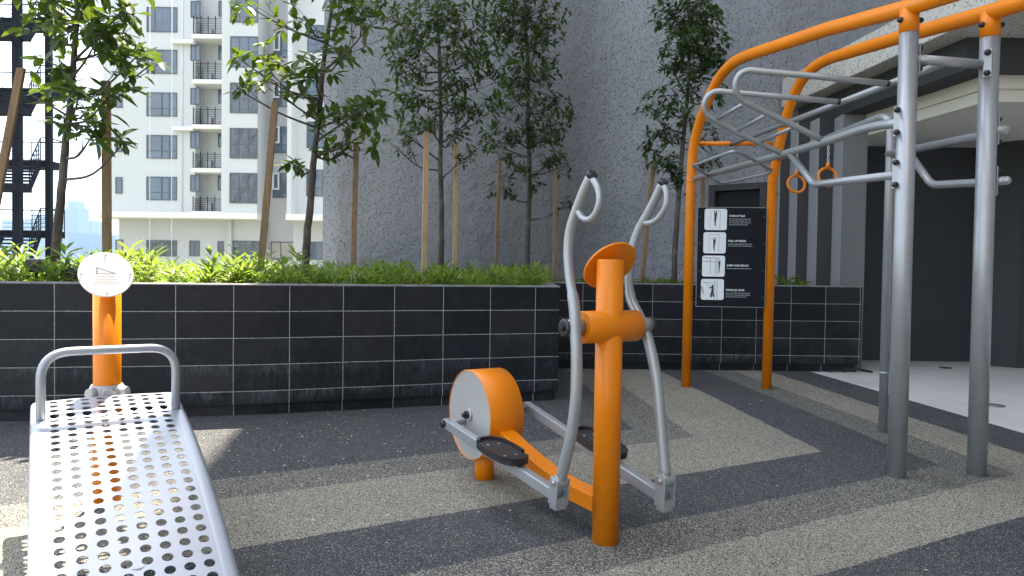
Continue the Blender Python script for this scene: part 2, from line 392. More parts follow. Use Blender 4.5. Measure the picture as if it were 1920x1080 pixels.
# grey tower ------------------------------------------------------------------
tw = empty('grey_tower', (1, 12, 0), 'tall tower with rough dark grey rendered wall rising behind the trees', 'building')
gp = crom([V((x, y, 0)) for x, y in [(-2.9, 11.0), (-1.6, 10.98), (-.4, 10.98), (.5, 11.1), (1.2, 11.25), (1.65, 11.2), (2.1, 10.95), (2.8, 10.45), (3.6, 9.9)]], 5)
gpath = [(p.x, p.y) for p in gp]
mb = MB(); n = len(gpath)
full = gpath+[(4.3, 9.85), (14, 9.85), (14, 26), (-2.9, 26)]
mb.prism(full, -32, 42); wall = mb.build('wall', GREYW, tw)
for i, f in enumerate(wall.data.polygons): f.use_smooth = 2 <= i < 2+n-1
mb = MB(); mb.prism([(7.6, -14), (14, -14), (14, 6.9), (7.6, 6.9)], -32, 42); mb.build('side_wing', GREYW, tw)
mb = MB(); mb.prism([(-1.0, -20), (7.55, -20), (7.55, -8.5), (-1.0, -8.5)], -32, 40); mb.build('rear_wing', GREYW, tw)
a0 = YP(1340, 346, 10.2); a1 = YP(1430, 400, 10.2); wd_ = V((.80, -.56, 0)).normalized(); wnn = V((-.56, -.80, 0)).normalized(); wc = V(((a0.x+a1.x)/2, 10.16, a0.z-.45))
wn = MB()
for q_ in (-1, 1): wn.box(wc+wd_*q_*.36+wnn*.06, (.09, .14, .9), (wd_, wnn, V((0, 0, 1))))
wn.box(wc+V((0, 0, .405))+wnn*.06, (.628, .14, .09), (wd_, wnn, V((0, 0, 1)))); wo = wn.build('window', DARKB, tw, .004)
wp = MB(); wp.box(wc+wnn*.02-V((0, 0, .05)), (.628, .06, .80), (wd_, wnn, V((0, 0, 1)))); sub('pane', wp, SIGNK, wo)
tw_inv = Matrix.Translation(-tw.location)

# entrance porch -------------------------------------------------------------------
po = empty('entrance_porch', (5.5, 8, 0), 'porch with speckled cream roof slab over a charcoal recess at right', 'porch')
mb = MB(); mb.prism([(4.05, 6.18), (12, 6.18), (12, 9.84), (3.62, 9.84)], 3.40, 3.78); mb.build('roof_slab', FASCIA, po, .01)
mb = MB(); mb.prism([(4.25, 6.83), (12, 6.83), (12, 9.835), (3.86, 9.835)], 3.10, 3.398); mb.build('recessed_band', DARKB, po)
mb = MB(); mb.prism([(4.55, 7.0), (12, 7.0), (12, 7.16), (4.70, 7.16), (4.32, 9.7), (4.14, 9.7)], 2.97, 3.098); mb.prism([(4.58, 7.04), (12, 7.04), (12, 7.16), (4.69, 7.16), (4.31, 9.7), (4.17, 9.7)], 2.85, 2.969); mb.build('beam', CREAMB, po)
mb = MB(); mb.prism([(4.705, 7.165), (12, 7.165), (12, 9.835), (4.30, 9.835)], 2.88, 3.09); mb.build('ceiling', CEIL, po)
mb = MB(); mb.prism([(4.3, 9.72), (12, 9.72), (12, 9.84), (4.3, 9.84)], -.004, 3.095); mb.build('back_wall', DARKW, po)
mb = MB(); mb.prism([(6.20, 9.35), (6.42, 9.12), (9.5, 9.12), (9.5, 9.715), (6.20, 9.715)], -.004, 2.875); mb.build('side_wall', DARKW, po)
st = [(4.30, 8.8), (4.0, 8.8), (4.0, 9.02), (3.80, 9.02), (3.80, 9.27), (3.64, 9.27), (3.64, 9.50), (3.50, 9.50), (3.50, 9.84)]
for i in range(4):
    x0 = st[2*i+1][0]; x1 = st[2*i][0] if i == 0 else st[2*i-1][0]+.0; y0 = st[2*i+1][1]
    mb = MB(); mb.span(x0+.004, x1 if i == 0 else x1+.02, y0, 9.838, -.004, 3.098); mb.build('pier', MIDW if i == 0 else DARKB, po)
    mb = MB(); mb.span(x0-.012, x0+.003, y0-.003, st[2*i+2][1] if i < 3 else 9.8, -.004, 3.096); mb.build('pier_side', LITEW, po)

# white apartment block ---------------------------------------------------------------
D = 55.0
def X_(px, d=D): return YP(px, 300, d).x
def Z_(py, px=400, d=D): return YP(px, py, d).z
ab = empty('apartment_block', (X_(400), D, -32), 'white apartment block with dark windows and small balconies behind the left trees', 'building')
ZB = Z_(403); ZT = 27
mb = MB()
mb.span(X_(193), X_(366), D, D+14, ZB, ZT)
mb.span(X_(366), X_(424), D+1.3, D+14, ZB, ZT)
mb.span(X_(424), X_(490), D-.9, D+14, ZB, ZT)
mb.span(X_(545), X_(553), D-.9, D+14, ZB, ZT); mb.span(X_(553), X_(700), D+.5, D+14, ZB, ZT)
mb.build('upper_wall', WHITEW, ab)
mb = MB(); mb.span(X_(490), X_(545), D+1.9, D+14, -32, ZT)
mb.span(X_(215), X_(490), D+.6, D+13.9, -32, ZB-.003); mb.span(X_(423), X_(431), D+.35, D+.59, -32, ZB-.003); mb.span(X_(545), X_(700), D+.8, D+13.9, -32, ZB-.003); mb.build('lower_wall', GREYLOW, ab)
mb = MB(); mb.span(X_(187), X_(490)+.05, D-1.0, D+13, ZB-.33, ZB-.001+0.1); mb.span(X_(545)-.04, X_(700), D-1.0, D+13, ZB-.36, ZB+.09)
mb.span(X_(187), X_(193)-.002, D+.4, D+13, ZB+.1, ZT)
mb.build('ledge', CREAMW, ab)
for yy, x0 in ((81, 325), (243, 328), (-80, 325)):
    mb = MB(); mb.span(X_(x0), X_(366)-.002, D-.45, D-.002, Z_(yy+4), Z_(yy-3)); mb.build('ledge', CREAMW, ab)
def window(px0, px1, py0, py1, d, mull=(), tr=(), pane=None, fr=None, th=.07):
    x0, x1 = X_(px0, d), X_(px1, d); z0, z1 = Z_(py1, px0, d), Z_(py0, px0, d); mb = MB(); t = .06
    for a, b_ in ((x0, x0+th), (x1-th, x1)): mb.span(a, b_, d-t, d+.02, z0, z1)
    for a, b_ in ((z0, z0+th), (z1-th, z1)): mb.span(x0+th, x1-th, d-t, d+.02, a, b_)
    for m_ in mull: xm = x0+(x1-x0)*m_; mb.span(xm-.035, xm+.035, d-t+.004, d+.02, z0+th, z1-th)
    for m_ in tr: zm = z0+(z1-z0)*m_; mb.span(x0+th, x1-th, d-t+.008, d+.018, zm-.035, zm+.035)
    f = mb.build('window', fr or FRAME, ab); g = MB(); g.span(x0+th, x1-th, d-.03, d+.01, z0+th, z1-th); sub('pane', g, pane or GLASS, f)
def sash(px0, px1, py0, py1, d):
    x0, x1 = X_(px0, d), X_(px1, d); z0, z1 = Z_(py1, px0, d), Z_(py0, px0, d); mb = MB(); th = .13
    for a, b_ in ((x0, x0+th), (x1-th, x1)): mb.span(a, b_, d-.16, d-.08, z0, z1)
    for a, b_ in ((z0, z0+th), (z1-th, z1)): mb.span(x0+th, x1-th, d-.16, d-.08, a, b_)
    mb.build('open_sash', WFRAME, ab)
for i, (a, b_) in enumerate([(13, 60), (93, 138), (173, 218), (253, 297), (331, 375)]):
    window(275, 332, a, b_, D, (.5, .75) if i > 1 else (.27,), (.33,) if i > 1 else ())
for a in (2, 83, 165, 247, 328):
    window(357, 375 if a else 366, a, a+31, D-.004+(1.3 if 0 else 0), (.5,))
    window(409, 421, a, a+29, D+1.3)
for a, b_ in ((90, 122), (170, 202), (252, 285), (332, 363)): window(217, 230, a, b_, D)
for a, b_ in ((-12, 42), (68, 126), (155, 212), (240, 297), (324, 381)): window(431, 483, a, b_, D-.9, (.33, .66), (.48,), GLASSW if a > 100 else GLASS)
for a, b_ in ((64, 108), (152, 200), (237, 287), (324, 371)):
    window(512, 543, a, b_, D+1.9, (.5,), (.3,), GLASS); sash(512, 525, a, a+32, D+1.9)
for a, b_ in ((47, 98), (137, 188), (228, 278), (318, 368)): window(575, 606, a, b_, D+.5, (.55,), (.3,), GLASS)
window(217, 231, 449, 482, D+.6, (), (), CURTAIN)
window(275, 332, 450, 480, D+.6, (.3, .6, .8), (), GLASSW); window(356, 375, 451, 480, D+.6, (.5,)); window(409, 420, 452, 480, D+.6)
window(431, 490, 451, 486, D+.6, (.33, .72), (.3, .6), GLASSW); window(509, 556, 453, 486, D+1.88, (.4,), (), CURTAIN); window(577, 606, 453, 487, D+.8, (.5,))
for i, (a, b_) in enumerate([(38, 68), (122, 152), (207, 236), (290, 317), (373, 397)]):
    z0 = Z_(b_); z1 = Z_(a); x0, x1 = X_(367), X_(421)
    mb = MB(); mb.span(x0-.1, x1+.1, D-.5, D+1.29, z0-.32, z0); bo = mb.build('balcony', CREAMW, ab)
    r_ = MB()
    for k in range(7):
        zz = z0+.08+(z1-z0-.12)*k/6; r_.bar((x0, D-.45, zz), (x1, D-.45, zz), .035 if k in (0, 6) else .02, .035 if k in (0, 6) else .02)
    for k in range(5):
        xx = x0+(x1-x0)*k/4; r_.bar((xx, D-.45, z0), (xx, D-.45, z1+.15), .05, .05)
    for k in range(7):
        zz = z0+.08+(z1-z0-.12)*k/6; r_.bar((x0, D-.45, zz), (x0, D+1.2, zz), .02, .02)
    sub('railing', r_, DSTEEL, bo)
    if i < 5:
        b2 = MB(); b2.span(x0+.55, x0+.95, D+.5, D+1.1, z0, z0+.75); b2.span(x0+1.2, x0+1.95, D+.4, D+1.1, z0, z0+.8); sub('air_conditioner', b2, GREYLOW, bo)
for px in (281, 322):
    mb = MB(); mb.cyl((X_(px, 54), 54, -20), (X_(px, 54), 54, 27), .018, n=6); mb.build('access_rope', ROPE, ab)
mb = MB(); mb.cyl((X_(342), D-.05, ZB), (X_(342), D-.05, 27), .04, n=8); mb.build('downpipe', WFRAME, ab)

# steel fire stair ----------------------------------------------------------------------
fs_ = empty('fire_stair', (-23, 33, -32), 'open dark steel fire stair tower at the far left edge', 'staircase')
for px, d, wd in ((33, 32, .3), (92, 34, .24), (-60, 34, .3)):
    p = YP(px, 300, d); mb = MB(); mb.bar((p.x, d, -32), (p.x, d, 17), wd, wd, (1, 0, 0)); mb.build('column', DSTEEL, fs_)
for zi, py in enumerate((432, 300, 165, 33, -98)):
    d0 = 34.2; zl = YP(60, py, d0).z; xR = YP(90, 300, d0).x; xL = xR-6
    mb = MB(); mb.span(xL, xR, d0, d0+1.3, zl-.32, zl); mb.build('landing', DSTEEL, fs_)
    # flight down towards the front
    T0 = V((YP(76, 300, d0).x, d0, zl)); T1 = V((YP(55, 300, 32.2).x, 32.2, zl-1.45)); wdt = 1.75
    mb = MB()
    for off in (0, -wdt): mb.bar(T0+V((off, 0, -.14)), T1+V((off, 0, -.14)), .06, .34)
    for k in range(8):
        q = T0.lerp(T1, (k+.6)/8.4); mb.span(q.x-wdt, q.x, q.y-.14, q.y+.14, q.z-.07, q.z)
    mb.build('flight', DSTEEL, fs_)
    mb = MB(); mb.span(T1.x-wdt-1.6, T1.x+.12, T1.y-1.2, T1.y, T1.z-.3, T1.z); mb.build('landing', DSTEEL, fs_)
    # second flight, down from the front landing on the left, rising edge seen at the frame edge
    U0_ = V((T1.x-wdt-.2, 32.2, T1.z)); U1 = V((T0.x-wdt-.9, 34.2, zl-3.05))
    mb = MB()
    for off in (0, -1.4): mb.bar(U0_+V((off, 0, -.14)), U1+V((off, 0, -.14)), .06, .34)
    for k in range(8):
        q = U0_.lerp(U1, (k+.6)/8.4); mb.span(q.x-1.4, q.x, q.y-.14, q.y+.14, q.z-.07, q.z)
    mb.build('flight', DSTEEL, fs_)
    mb = MB()
    def rail(a, b_, posts):
        for h in (.2, .4, .6, .8): mb.tube([a+V((0, 0, h)), b_+V((0, 0, h))], .013, 6)
        mb.tube([a+V((0, 0, 1.05)), b_+V((0, 0, 1.05))], .03, 6)
        for k in range(posts): q = a.lerp(b_, k/(posts-1)); mb.tube([q, q+V((0, 0, 1.05))], .022, 6)
    rail(T0, T1, 6); rail(T0, V((xR, d0, zl)), 2); rail(V((xR-3.2, d0+1.25, zl)), V((xR, d0+1.25, zl)), 3); rail(U0_, U1, 6); rail(V((xR, d0, zl)), V((xR, d0+1.25, zl)), 2)
    mb.build('railing', DSTEEL, fs_)

# far city -------------------------------------------------------------------------------------
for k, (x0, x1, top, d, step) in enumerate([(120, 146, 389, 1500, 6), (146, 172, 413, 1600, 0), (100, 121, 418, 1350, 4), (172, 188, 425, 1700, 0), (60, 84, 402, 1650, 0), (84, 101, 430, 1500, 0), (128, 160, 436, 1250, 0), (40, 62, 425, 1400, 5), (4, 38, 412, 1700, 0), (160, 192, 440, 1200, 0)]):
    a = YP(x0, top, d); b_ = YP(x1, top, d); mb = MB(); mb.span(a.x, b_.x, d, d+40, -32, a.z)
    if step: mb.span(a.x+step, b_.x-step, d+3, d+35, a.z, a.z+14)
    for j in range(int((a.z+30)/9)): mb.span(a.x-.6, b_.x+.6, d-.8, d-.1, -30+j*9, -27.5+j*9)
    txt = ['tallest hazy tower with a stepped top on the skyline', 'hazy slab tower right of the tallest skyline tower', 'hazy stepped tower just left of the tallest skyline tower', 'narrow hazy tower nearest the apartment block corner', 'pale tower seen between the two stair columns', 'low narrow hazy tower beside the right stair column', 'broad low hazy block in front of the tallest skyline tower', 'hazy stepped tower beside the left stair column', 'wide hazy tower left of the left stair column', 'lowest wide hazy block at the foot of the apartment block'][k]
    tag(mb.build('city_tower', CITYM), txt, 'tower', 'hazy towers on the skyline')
hl = MB(); hp = [(-1500, 60), (-1300, 95), (-1150, 120), (-1000, 100), (-850, 125), (-700, 80), (-450, 60), (0, 40)]
hl.add([(x*1.8, 2600, z*1.0) for x, z in hp]+[(x*1.8, 2600, -32) for x, z in hp]+[(x*1.8, 3300, -32) for x, z in hp],
       [(i, i+1, 8+i+1, 8+i) for i in range(7)]+[(i, 16+i, 16+i+1, i+1) for i in range(7)]+[(0, 8, 16), (7, 23, 15)])
tag(hl.build('hills', paint('far_hill', (.06, .09, .05), .95, 0, .3, .01)), kind='structure')

# ================================================================ VEGETATION
class Leaves:
    def __init__(s): s.v = []; s.f = []
    def leaf(s, p, d, up, L, W, droop=.15):
        d = d.normalized(); sd = d.cross(up)
        if sd.length < 1e-3: sd = V((1, 0, 0))
        sd.normalize(); n = sd.cross(d).normalized(); o = len(s.v)
        m1 = p+d*L*.38-n*W*.16; m2 = p+d*L*.72-n*(W*.12+L*droop*.5); tip = p+d*L*.98-n*L*droop
        s.v += [p, p+d*L*.35+sd*W*.5, p+d*L*.7+sd*W*.38-n*L*droop*.4, tip, p+d*L*.7-sd*W*.38-n*L*droop*.4, p+d*L*.35-sd*W*.5, m1, m2]
        s.f += [(o, o+6, o+7, o+3, o+2, o+1), (o, o+5, o+4, o+3, o+7, o+6)]
    def build(s, name, mat, parent=None):
        mb = MB(); mb.v = [tuple(v) for v in s.v]; mb.f = s.f; mb.sm = [True]*len(s.f); return mb.build(name, mat, parent)
def rv(r_=1): return V((random.gauss(0, 1), random.gauss(0, 1), random.gauss(0, 1))).normalized()*r_
def whorl(Lv, p, ax, k, L, W):
    ax = ax.normalized(); t = ax.cross(V((0, 0, 1))+rv(.2)).normalized(); b_ = ax.cross(t); ph = random.random()*6
    for i in range(k):
        a = ph+i*2.4; e = random.uniform(.15, 1.2)
        d = ax*e*.6+(t*math.cos(a)+b_*math.sin(a))+V((0, 0, random.uniform(-.45, .1)))
        Lv.leaf(p+rv(.012)-ax*random.random()*.05, d, V((0, 0, 1))+rv(.35), L*random.uniform(.65, 1.15), W*random.uniform(.75, 1.2), random.uniform(.02, .35))
def tree(label, trunk, rad, lobes, dy, L, W, mat, dens=1.0, kk=(6, 9)):
    base = trunk[0]; t = empty('tree', base, label, 'tree', None)
    path = crom(trunk, 6); N = len(path); mb = MB()
    path = [p+V((random.uniform(-1, 1), random.uniform(-1, 1), 0))*rad*.10 if 0 < i < N-1 else p for i, p in enumerate(path)]
    mb.tube(path, rad, 10, radii=[rad*(1-.72*(i/(N-1))**1.1)*(1.25 if i == 0 else 1) for i in range(N)])
    Lv = Leaves()
    for (px, py, rx, ry, cnt) in lobes:
        d = base.y+random.uniform(-dy, dy)*.55; c = YP(px, py, d); sx = rx/1350*d*1.25; sz = ry/1350*d*1.35
        # nearest trunk point a bit below
        q = min(path, key=lambda p: abs(p.z-(c.z-max(.12, abs((c-p).xy.length)*.45))))
        ctrl = q.lerp(c, .5)+V((0, 0, -.05+random.uniform(-.06, .06))); br = crom([q, ctrl, c], 4)
        mb.tube(br, rad*.32, 6, r1=rad*.14)
        for i in range(max(2, int(cnt*dens+.5))):
            while True:
                o = V((random.uniform(-1, 1), random.uniform(-1, 1), random.uniform(-1, 1)))
                if o.length < 1: break
            e = c+V((o.x*sx, o.y*max(sx, .2)*.9, o.z*sz)); s0 = random.choice(br[3:])
            mid = s0.lerp(e, .5)+rv(.03); tw_ = [s0, mid, e]; mb.tube(tw_, .0045, 4, r1=.002, caps=False)
            whorl(Lv, e, (e-mid)+V((0, 0, .05)), random.randint(*kk), L, W)
            if random.random() < .6: whorl(Lv, mid, (e-s0), random.randint(2, 4), L*.9, W)
    tk = mb.build('trunk', BARK, t); Lv.build('crown', mat, t); return t
def stake(p0, p1, wd, label, mat):
    d = (p1-p0).normalized(); b0 = p0-d*.25
    wd *= .88; mb = MB(); mb.bar(b0, p1, wd, wd*.8, (1, .25, 0)); o = mb.build('wooden_stake', mat, None, .003); tag(o, label, 'stake', 'wooden stakes supporting the trees')
SZ = .93
def TP(l, d): return [YP(x, y, d+i*.03) for i, (x, y) in enumerate(l)]
def lob(seq): return seq
# tree 1
t1 = TP([(99, 530), (112, 400), (122, 280), (133, 190), (139, 100), (146, 10), (150, -90), (152, -220)], 6.0)
tree('slim tree on the far left with large sunlit leaves in front of the fire stair', t1, .038,
     [(150, 25, 75, 40, 24), (85, 20, 30, 30, 9), (75, 55, 25, 25, 6), (235, 15, 40, 22, 12), (215, 85, 50, 40, 24), (262, 100, 30, 26, 10), (285, 120, 12, 18, 4), (190, 60, 25, 25, 8),
      (110, 110, 25, 35, 9), (115, 150, 22, 22, 6), (150, 175, 35, 18, 8), (205, 180, 26, 25, 9), (250, 165, 10, 16, 2), (58, 178, 34, 14, 8), (120, 215, 25, 12, 6), (170, 200, 20, 20, 5), (175, 250, 40, 18, 9), (235, 265, 26, 12, 6), (200, 220, 12, 14, 3),
      (150, -60, 110, 60, 30), (150, -170, 80, 60, 14), (60, -40, 50, 40, 10), (250, -50, 50, 50, 14)], .5, .17, .07, LEAF, .40, (4, 6))
# tree 2
t2 = TP([(572, 520), (576, 440), (584, 360), (590, 280), (600, 200), (606, 120), (618, 40), (630, -60), (640, -180)], 7.0)
tree('tree with open crown of big leaves standing at the left edge of the grey tower', t2, .039,
     [(470, 15, 30, 28, 8), (500, 100, 25, 18, 7), (455, 115, 14, 22, 3), (505, 135, 45, 28, 14), (450, 170, 14, 14, 2), (515, 165, 25, 14, 5), (590, 130, 40, 26, 18), (640, 105, 30, 40, 14), (570, 30, 60, 20, 10), (640, 20, 60, 24, 16), (700, 40, 45, 30, 14),
      (690, 190, 35, 28, 16), (650, 215, 60, 26, 24), (660, 265, 45, 22, 18), (700, 240, 26, 34, 10), (590, 195, 30, 25, 9), (548, 306, 28, 8, 6), (615, 275, 16, 12, 3), (560, 150, 20, 20, 5),
      (610, -50, 100, 50, 18), (700, -30, 60, 40, 10), (640, -140, 60, 50, 6)], .55, .155, .063, LEAF, .44, (4, 6))
# tree 3
t3 = TP([(826, 520), (828, 420), (826, 320), (826, 220), (824, 120), (820, 30), (818, -60), (815, -200)], 8.2)
tree('feathery tree between two pale stakes in front of the grey wall', t3, .034,
     [(745, 95, 30, 24, 14), (765, 55, 45, 30, 22), (820, 30, 70, 38, 50), (880, 55, 50, 40, 36), (900, 100, 40, 35, 28), (860, 90, 45, 30, 20), (770, 130, 50, 22, 20), (740, 130, 22, 22, 8), (780, 180, 40, 22, 18), (760, 200, 26, 18, 10), (860, 150, 45, 26, 20), (900, 200, 45, 18, 24), (850, 195, 40, 20, 16),
      (800, 230, 40, 18, 16), (750, 245, 26, 16, 9), (740, 272, 34, 14, 9), (880, 290, 22, 18, 7), (850, 250, 30, 20, 8), (730, 30, 35, 35, 14), (930, 130, 20, 26, 8),
      (810, -50, 130, 50, 60), (820, -150, 110, 60, 40)], .7, .105, .037, LEAFD, .72, (4, 8))
# tree 4
t4 = TP([(988, 525), (990, 430), (993, 330), (990, 230), (990, 130), (985, 40), (984, -60), (984, -200)], 9.2)
tree('dense dark tree behind the outer trainer handle in front of the grey wall', t4, .036,
     [(985, 30, 70, 40, 60), (990, 85, 60, 34, 46), (940, 40, 35, 40, 24), (1025, 60, 28, 40, 20), (990, 140, 55, 26, 34), (960, 170, 40, 20, 18), (1030, 135, 26, 26, 12), (1045, 190, 26, 22, 16), (1065, 205, 12, 16, 5), (985, 205, 60, 22, 24), (950, 250, 45, 18, 22), (1000, 250, 40, 20, 18), (1040, 245, 26, 22, 14), (945, 285, 30, 12, 7),
      (1040, 290, 24, 18, 13), (940, 350, 24, 26, 11), (985, 315, 36, 18, 12), (1060, 310, 14, 16, 4), (1000, 345, 22, 16, 5), (1070, 375, 12, 10, 3), (910, 265, 18, 10, 4),
      (985, -50, 100, 50, 70), (985, -160, 90, 60, 40)], .6, .10, .037, LEAFD, .85, (5, 7))
# tree 5
t5 = TP([(1263, 535), (1268, 430), (1275, 340), (1282, 250), (1290, 160), (1292, 60), (1292, -60), (1290, -200)], 9.0)
tree('slender tree just left of the orange frame with a narrow dark crown', t5, .036,
     [(1300, 30, 50, 36, 46), (1260, 20, 36, 28, 20), (1330, 70, 36, 36, 26), (1280, 75, 42, 26, 28), (1345, 110, 28, 22, 14), (1260, 110, 30, 24, 16), (1300, 125, 44, 24, 24), (1290, 165, 36, 20, 14), (1240, 190, 34, 22, 14), (1215, 205, 20, 18, 7), (1340, 170, 26, 26, 9),
      (1250, 245, 40, 18, 15), (1215, 275, 18, 14, 5), (1240, 300, 40, 18, 13), (1290, 215, 28, 24, 10), (1275, 330, 24, 20, 8), (1330, 300, 22, 18, 6), (1325, 250, 20, 20, 6),
      (1295, -50, 80, 50, 50), (1290, -150, 80, 60, 35)], .5, .11, .041, LEAFD, .9, (5, 8))
stake(YP(201, 520, 6.4), YP(199, 152, 6.4), .078, 'upright dark brown stake behind the round white sign', WOODD)
stake(YP(-34, 520, 5.6), YP(40, 128, 5.6), .062, 'dark stake leaning to the right at the left edge of the photo', WOODD)
stake(YP(488, 510, 6.6), YP(516, 190, 6.7), .068, 'brown stake leaning against the tree with open crown', WOODD)
stake(YP(662, 520, 7.2), YP(668, 268, 7.3), .062, 'rough pale stake just right of the tower edge', WOODD)
stake(YP(795, 520, 7.9), YP(800, 248, 7.9), .066, 'thick pale stake left of the feathery tree', WOODL)
stake(YP(852, 520, 8.3), YP(855, 268, 8.3), .056, 'thin pale stake right of the feathery tree', WOODL)
stake(YP(929, 530, 9.1), YP(937, 300, 9.1), .048, 'reddish thin stake left of the dense dark tree', WOODD)
stake(YP(1040, 535, 9.0), YP(1041, 325, 9.0), .052, 'brown stake directly behind the left trainer arm', WOODD)
stake(YP(1202, 540, 8.9), YP(1225, 306, 8.9), .058, 'stake leaning behind the right trainer handle', WOODD)
stake(YP(1317, 540, 9.1), YP(1318, 330, 9.1), .052, 'stake seen just above the exercise sign board', WOODD)

# ground cover
def clump(Lv, p, h, nl, L, W, spread=1.0):
    lean = V((random.uniform(-.25, .25), random.uniform(-.25, .25), 1)); ph = random.random()*6
    for i in range(nl):
        t = (i+.5)/nl; a = ph+i*2.4
        b_ = p+lean*h*(t**.8)
        d = V((math.cos(a), math.sin(a), .25+t*1.3))*V((1, 1, 1)).length; d = V((math.cos(a)*spread, math.sin(a)*spread, .2+t*1.3))
        Lv.leaf(b_, d, V((0, 0, 1))+rv(.25), L*random.uniform(.7, 1.2)*(1-.3*t), W*random.uniform(.8, 1.2), random.uniform(.1, .45))
Lg = Leaves(); stm = MB()
def front_y(x):
    for i in range(len(p1)-3):
        if p1[i].x <= x <= p1[i+1].x: f = (x-p1[i].x)/(p1[i+1].x-p1[i].x); return p1[i].y+(p1[i+1].y-p1[i].y)*f
    return 6.4
for i in range(1150):
    x = random.uniform(-7, .35); f = random.random()**1.3
    y0 = front_y(x)+.22; y = y0+f*(2.3 if x < -3 else 2.6)
    hmax = .20 if x > -2 else .23
    clump(Lg, V((x, y, SZ)), random.uniform(.35, 1.15)*hmax*(1.0+.2*math.sin(x*5+y*3)), 15, .16, .023)
for i in range(26):
    x = random.uniform(-6, -1.7); clump(Lg, V((x, front_y(x)+random.uniform(.3, 1.2), SZ)), random.uniform(.3, .36), 16, .18, .032)
for i in range(240):
    x = random.uniform(.5, 2.6); y = random.uniform(8.75, 9.6); clump(Lg, V((x, y, SZ)), random.uniform(.03, .10), 9, .10, .018)
go = Lg.build('ground_cover', LEAFG); tag(go, 'dense bright green strap-leaved ground cover filling the long planter', 'ground cover', kind='stuff')
def spiky(x, y, h, n_, label, L=.26):
    Lv = Leaves(); p = V((x, y, SZ))
    for i in range(n_):
        a = i*2.4+random.random(); e = random.uniform(.1, 1.4)
        Lv.leaf(p+V((0, 0, .03+h*random.random()*.5)), V((math.cos(a), math.sin(a), e)), V((0, 0, 1)), L*random.uniform(.7, 1.1), .02, random.uniform(.15, .5))
    mb = MB(); mb.cyl((x, y, SZ-.02), (x, y, SZ+h*.6), .012, n=8)
    t = empty('spiky_plant', (x, y, SZ), label, 'plant'); Lv.build('leaves', LEAFG, t); mb.build('stem', BARK, t)
q = YP(1475, 520, 8.75); spiky(q.x, 8.75, .16, 46, 'spiky plant in the short planter, nearest the orange post', .24)
q = YP(1500, 520, 8.9); spiky(q.x, 8.9, .12, 34, 'spiky plant in the short planter, beside the porch piers', .2)
q = YP(1222, 520, 8.9); spiky(q.x, 8.9, .12, 36, 'spiky plant behind the right trainer arm', .24)
q = YP(1110, 520, 8.8); spiky(q.x, 8.8, .10, 30, 'spiky plant low behind the left trainer handle', .2)
# lamp box among the plants
lb = empty('garden_light', YP(68, 500, 5.5), 'grey box garden light half hidden in plants at far left', 'garden light')
p = YP(68, 498, 5.5); mb = MB(); mb.box(p, (.13, .07, .105)); mb.build('housing', LITEBOX, lb, .008)
mb = MB(); mb.cyl((p.x, p.y, .9), (p.x, p.y, p.z-.053), .012); mb.box(p+V((0, -.04, 0)), (.11, .008, .085)); mb.build('bracket', BLACK, lb)
p = YP(133, 517, 5.55); mb = MB(); mb.box(p, (.11, .09, .08)); mb.ball(p+V((0, 0, .04)), .04, 10, (1, 1, .6)); tag(mb.build('plant_pot_liner', BLACK, None, .01), 'small black plastic box in plants left of round sign', 'box')
p = YP(663, 520, 6.5); mb = MB(); mb.cyl((p.x, p.y, .92), (p.x, p.y, p.z+.045), .03, n=14); mb.ball((p.x, p.y, p.z+.045), .03, 12, (1, 1, .5)); tag(mb.build('garden_uplight', COLLAR), 'small grey capped uplight in the plants below tower edge', 'garden light')

# ================================================================ RECLINED BENCH
th_ = .582; bu = V((math.cos(th_), math.sin(th_), 0)); bv = V((math.sin(th_), -math.cos(th_), 0))
BO = V((-2.0335, 3.1905, 0)); bw = .0604; bp = .0564; bz = .5346; k1, k2, k3 = .1608, .1694, .0802
be = empty('reclined_bench', (-1.88, 3.44, 0), 'silver perforated reclined bench with hooped handle on orange post', 'exercise bench')
def slope(s): return k1+k2*max(s, 0)+k3*max(s, 0)**2
prof = [(0, bz)]; nsub = 8
def advance(n_):
    s, z = prof[-1]
    for k in range(n_):
        sl_ = slope(s); ds = bp/nsub/math.sqrt(1+sl_*sl_); z -= sl_*ds; s += ds; prof.append((s, z))
NR = 25
advance((NR+2)*nsub)
def bpt(a, t):   # a: across from left hole column, t: rows from first
    f = t*nsub; i = int(math.floor(f))
    if f < 0: s = bp*t; z = bz+.05*bp*t*0-k1*bp*t*0.4
    else:
        i = min(i, len(prof)-2); fr_ = f-i; s = prof[i][0]*(1-fr_)+prof[i+1][0]*fr_; z = prof[i][1]*(1-fr_)+prof[i+1][1]*fr_
    z -= .010*math.exp(-((t-3.45)/.28)**2)
    cx = (a-bw*3.5)/(bw*3.5+.07); z -= .006*cx*cx
    return BO+bu*a+bv*s+V((0, 0, z))
mb = MB(); seg = 16
vid = {}
def vtx(a, t):
    k = (round(a, 5), round(t, 5))
    if k not in vid: vid[k] = len(mb.v); mb.v.append(tuple(bpt(a, t)))
    return vid[k]
hr = .0178
for r_ in range(NR):
    for c_ in range(8):
        ca, ct = c_*bw, r_; sq = []; cc = []
        for k in range(seg):
            an = 2*math.pi*k/seg; x, y = math.cos(an), math.sin(an); mx = max(abs(x), abs(y))
            sq.append(vtx(ca+x/mx*bw/2, ct+y/mx*.5)); cc.append(vtx(ca+x*hr, ct+y*hr/bp))
        for k in range(seg): mb.f.append((sq[k], cc[k], cc[(k+1) % seg], sq[(k+1) % seg])); mb.sm.append(True)
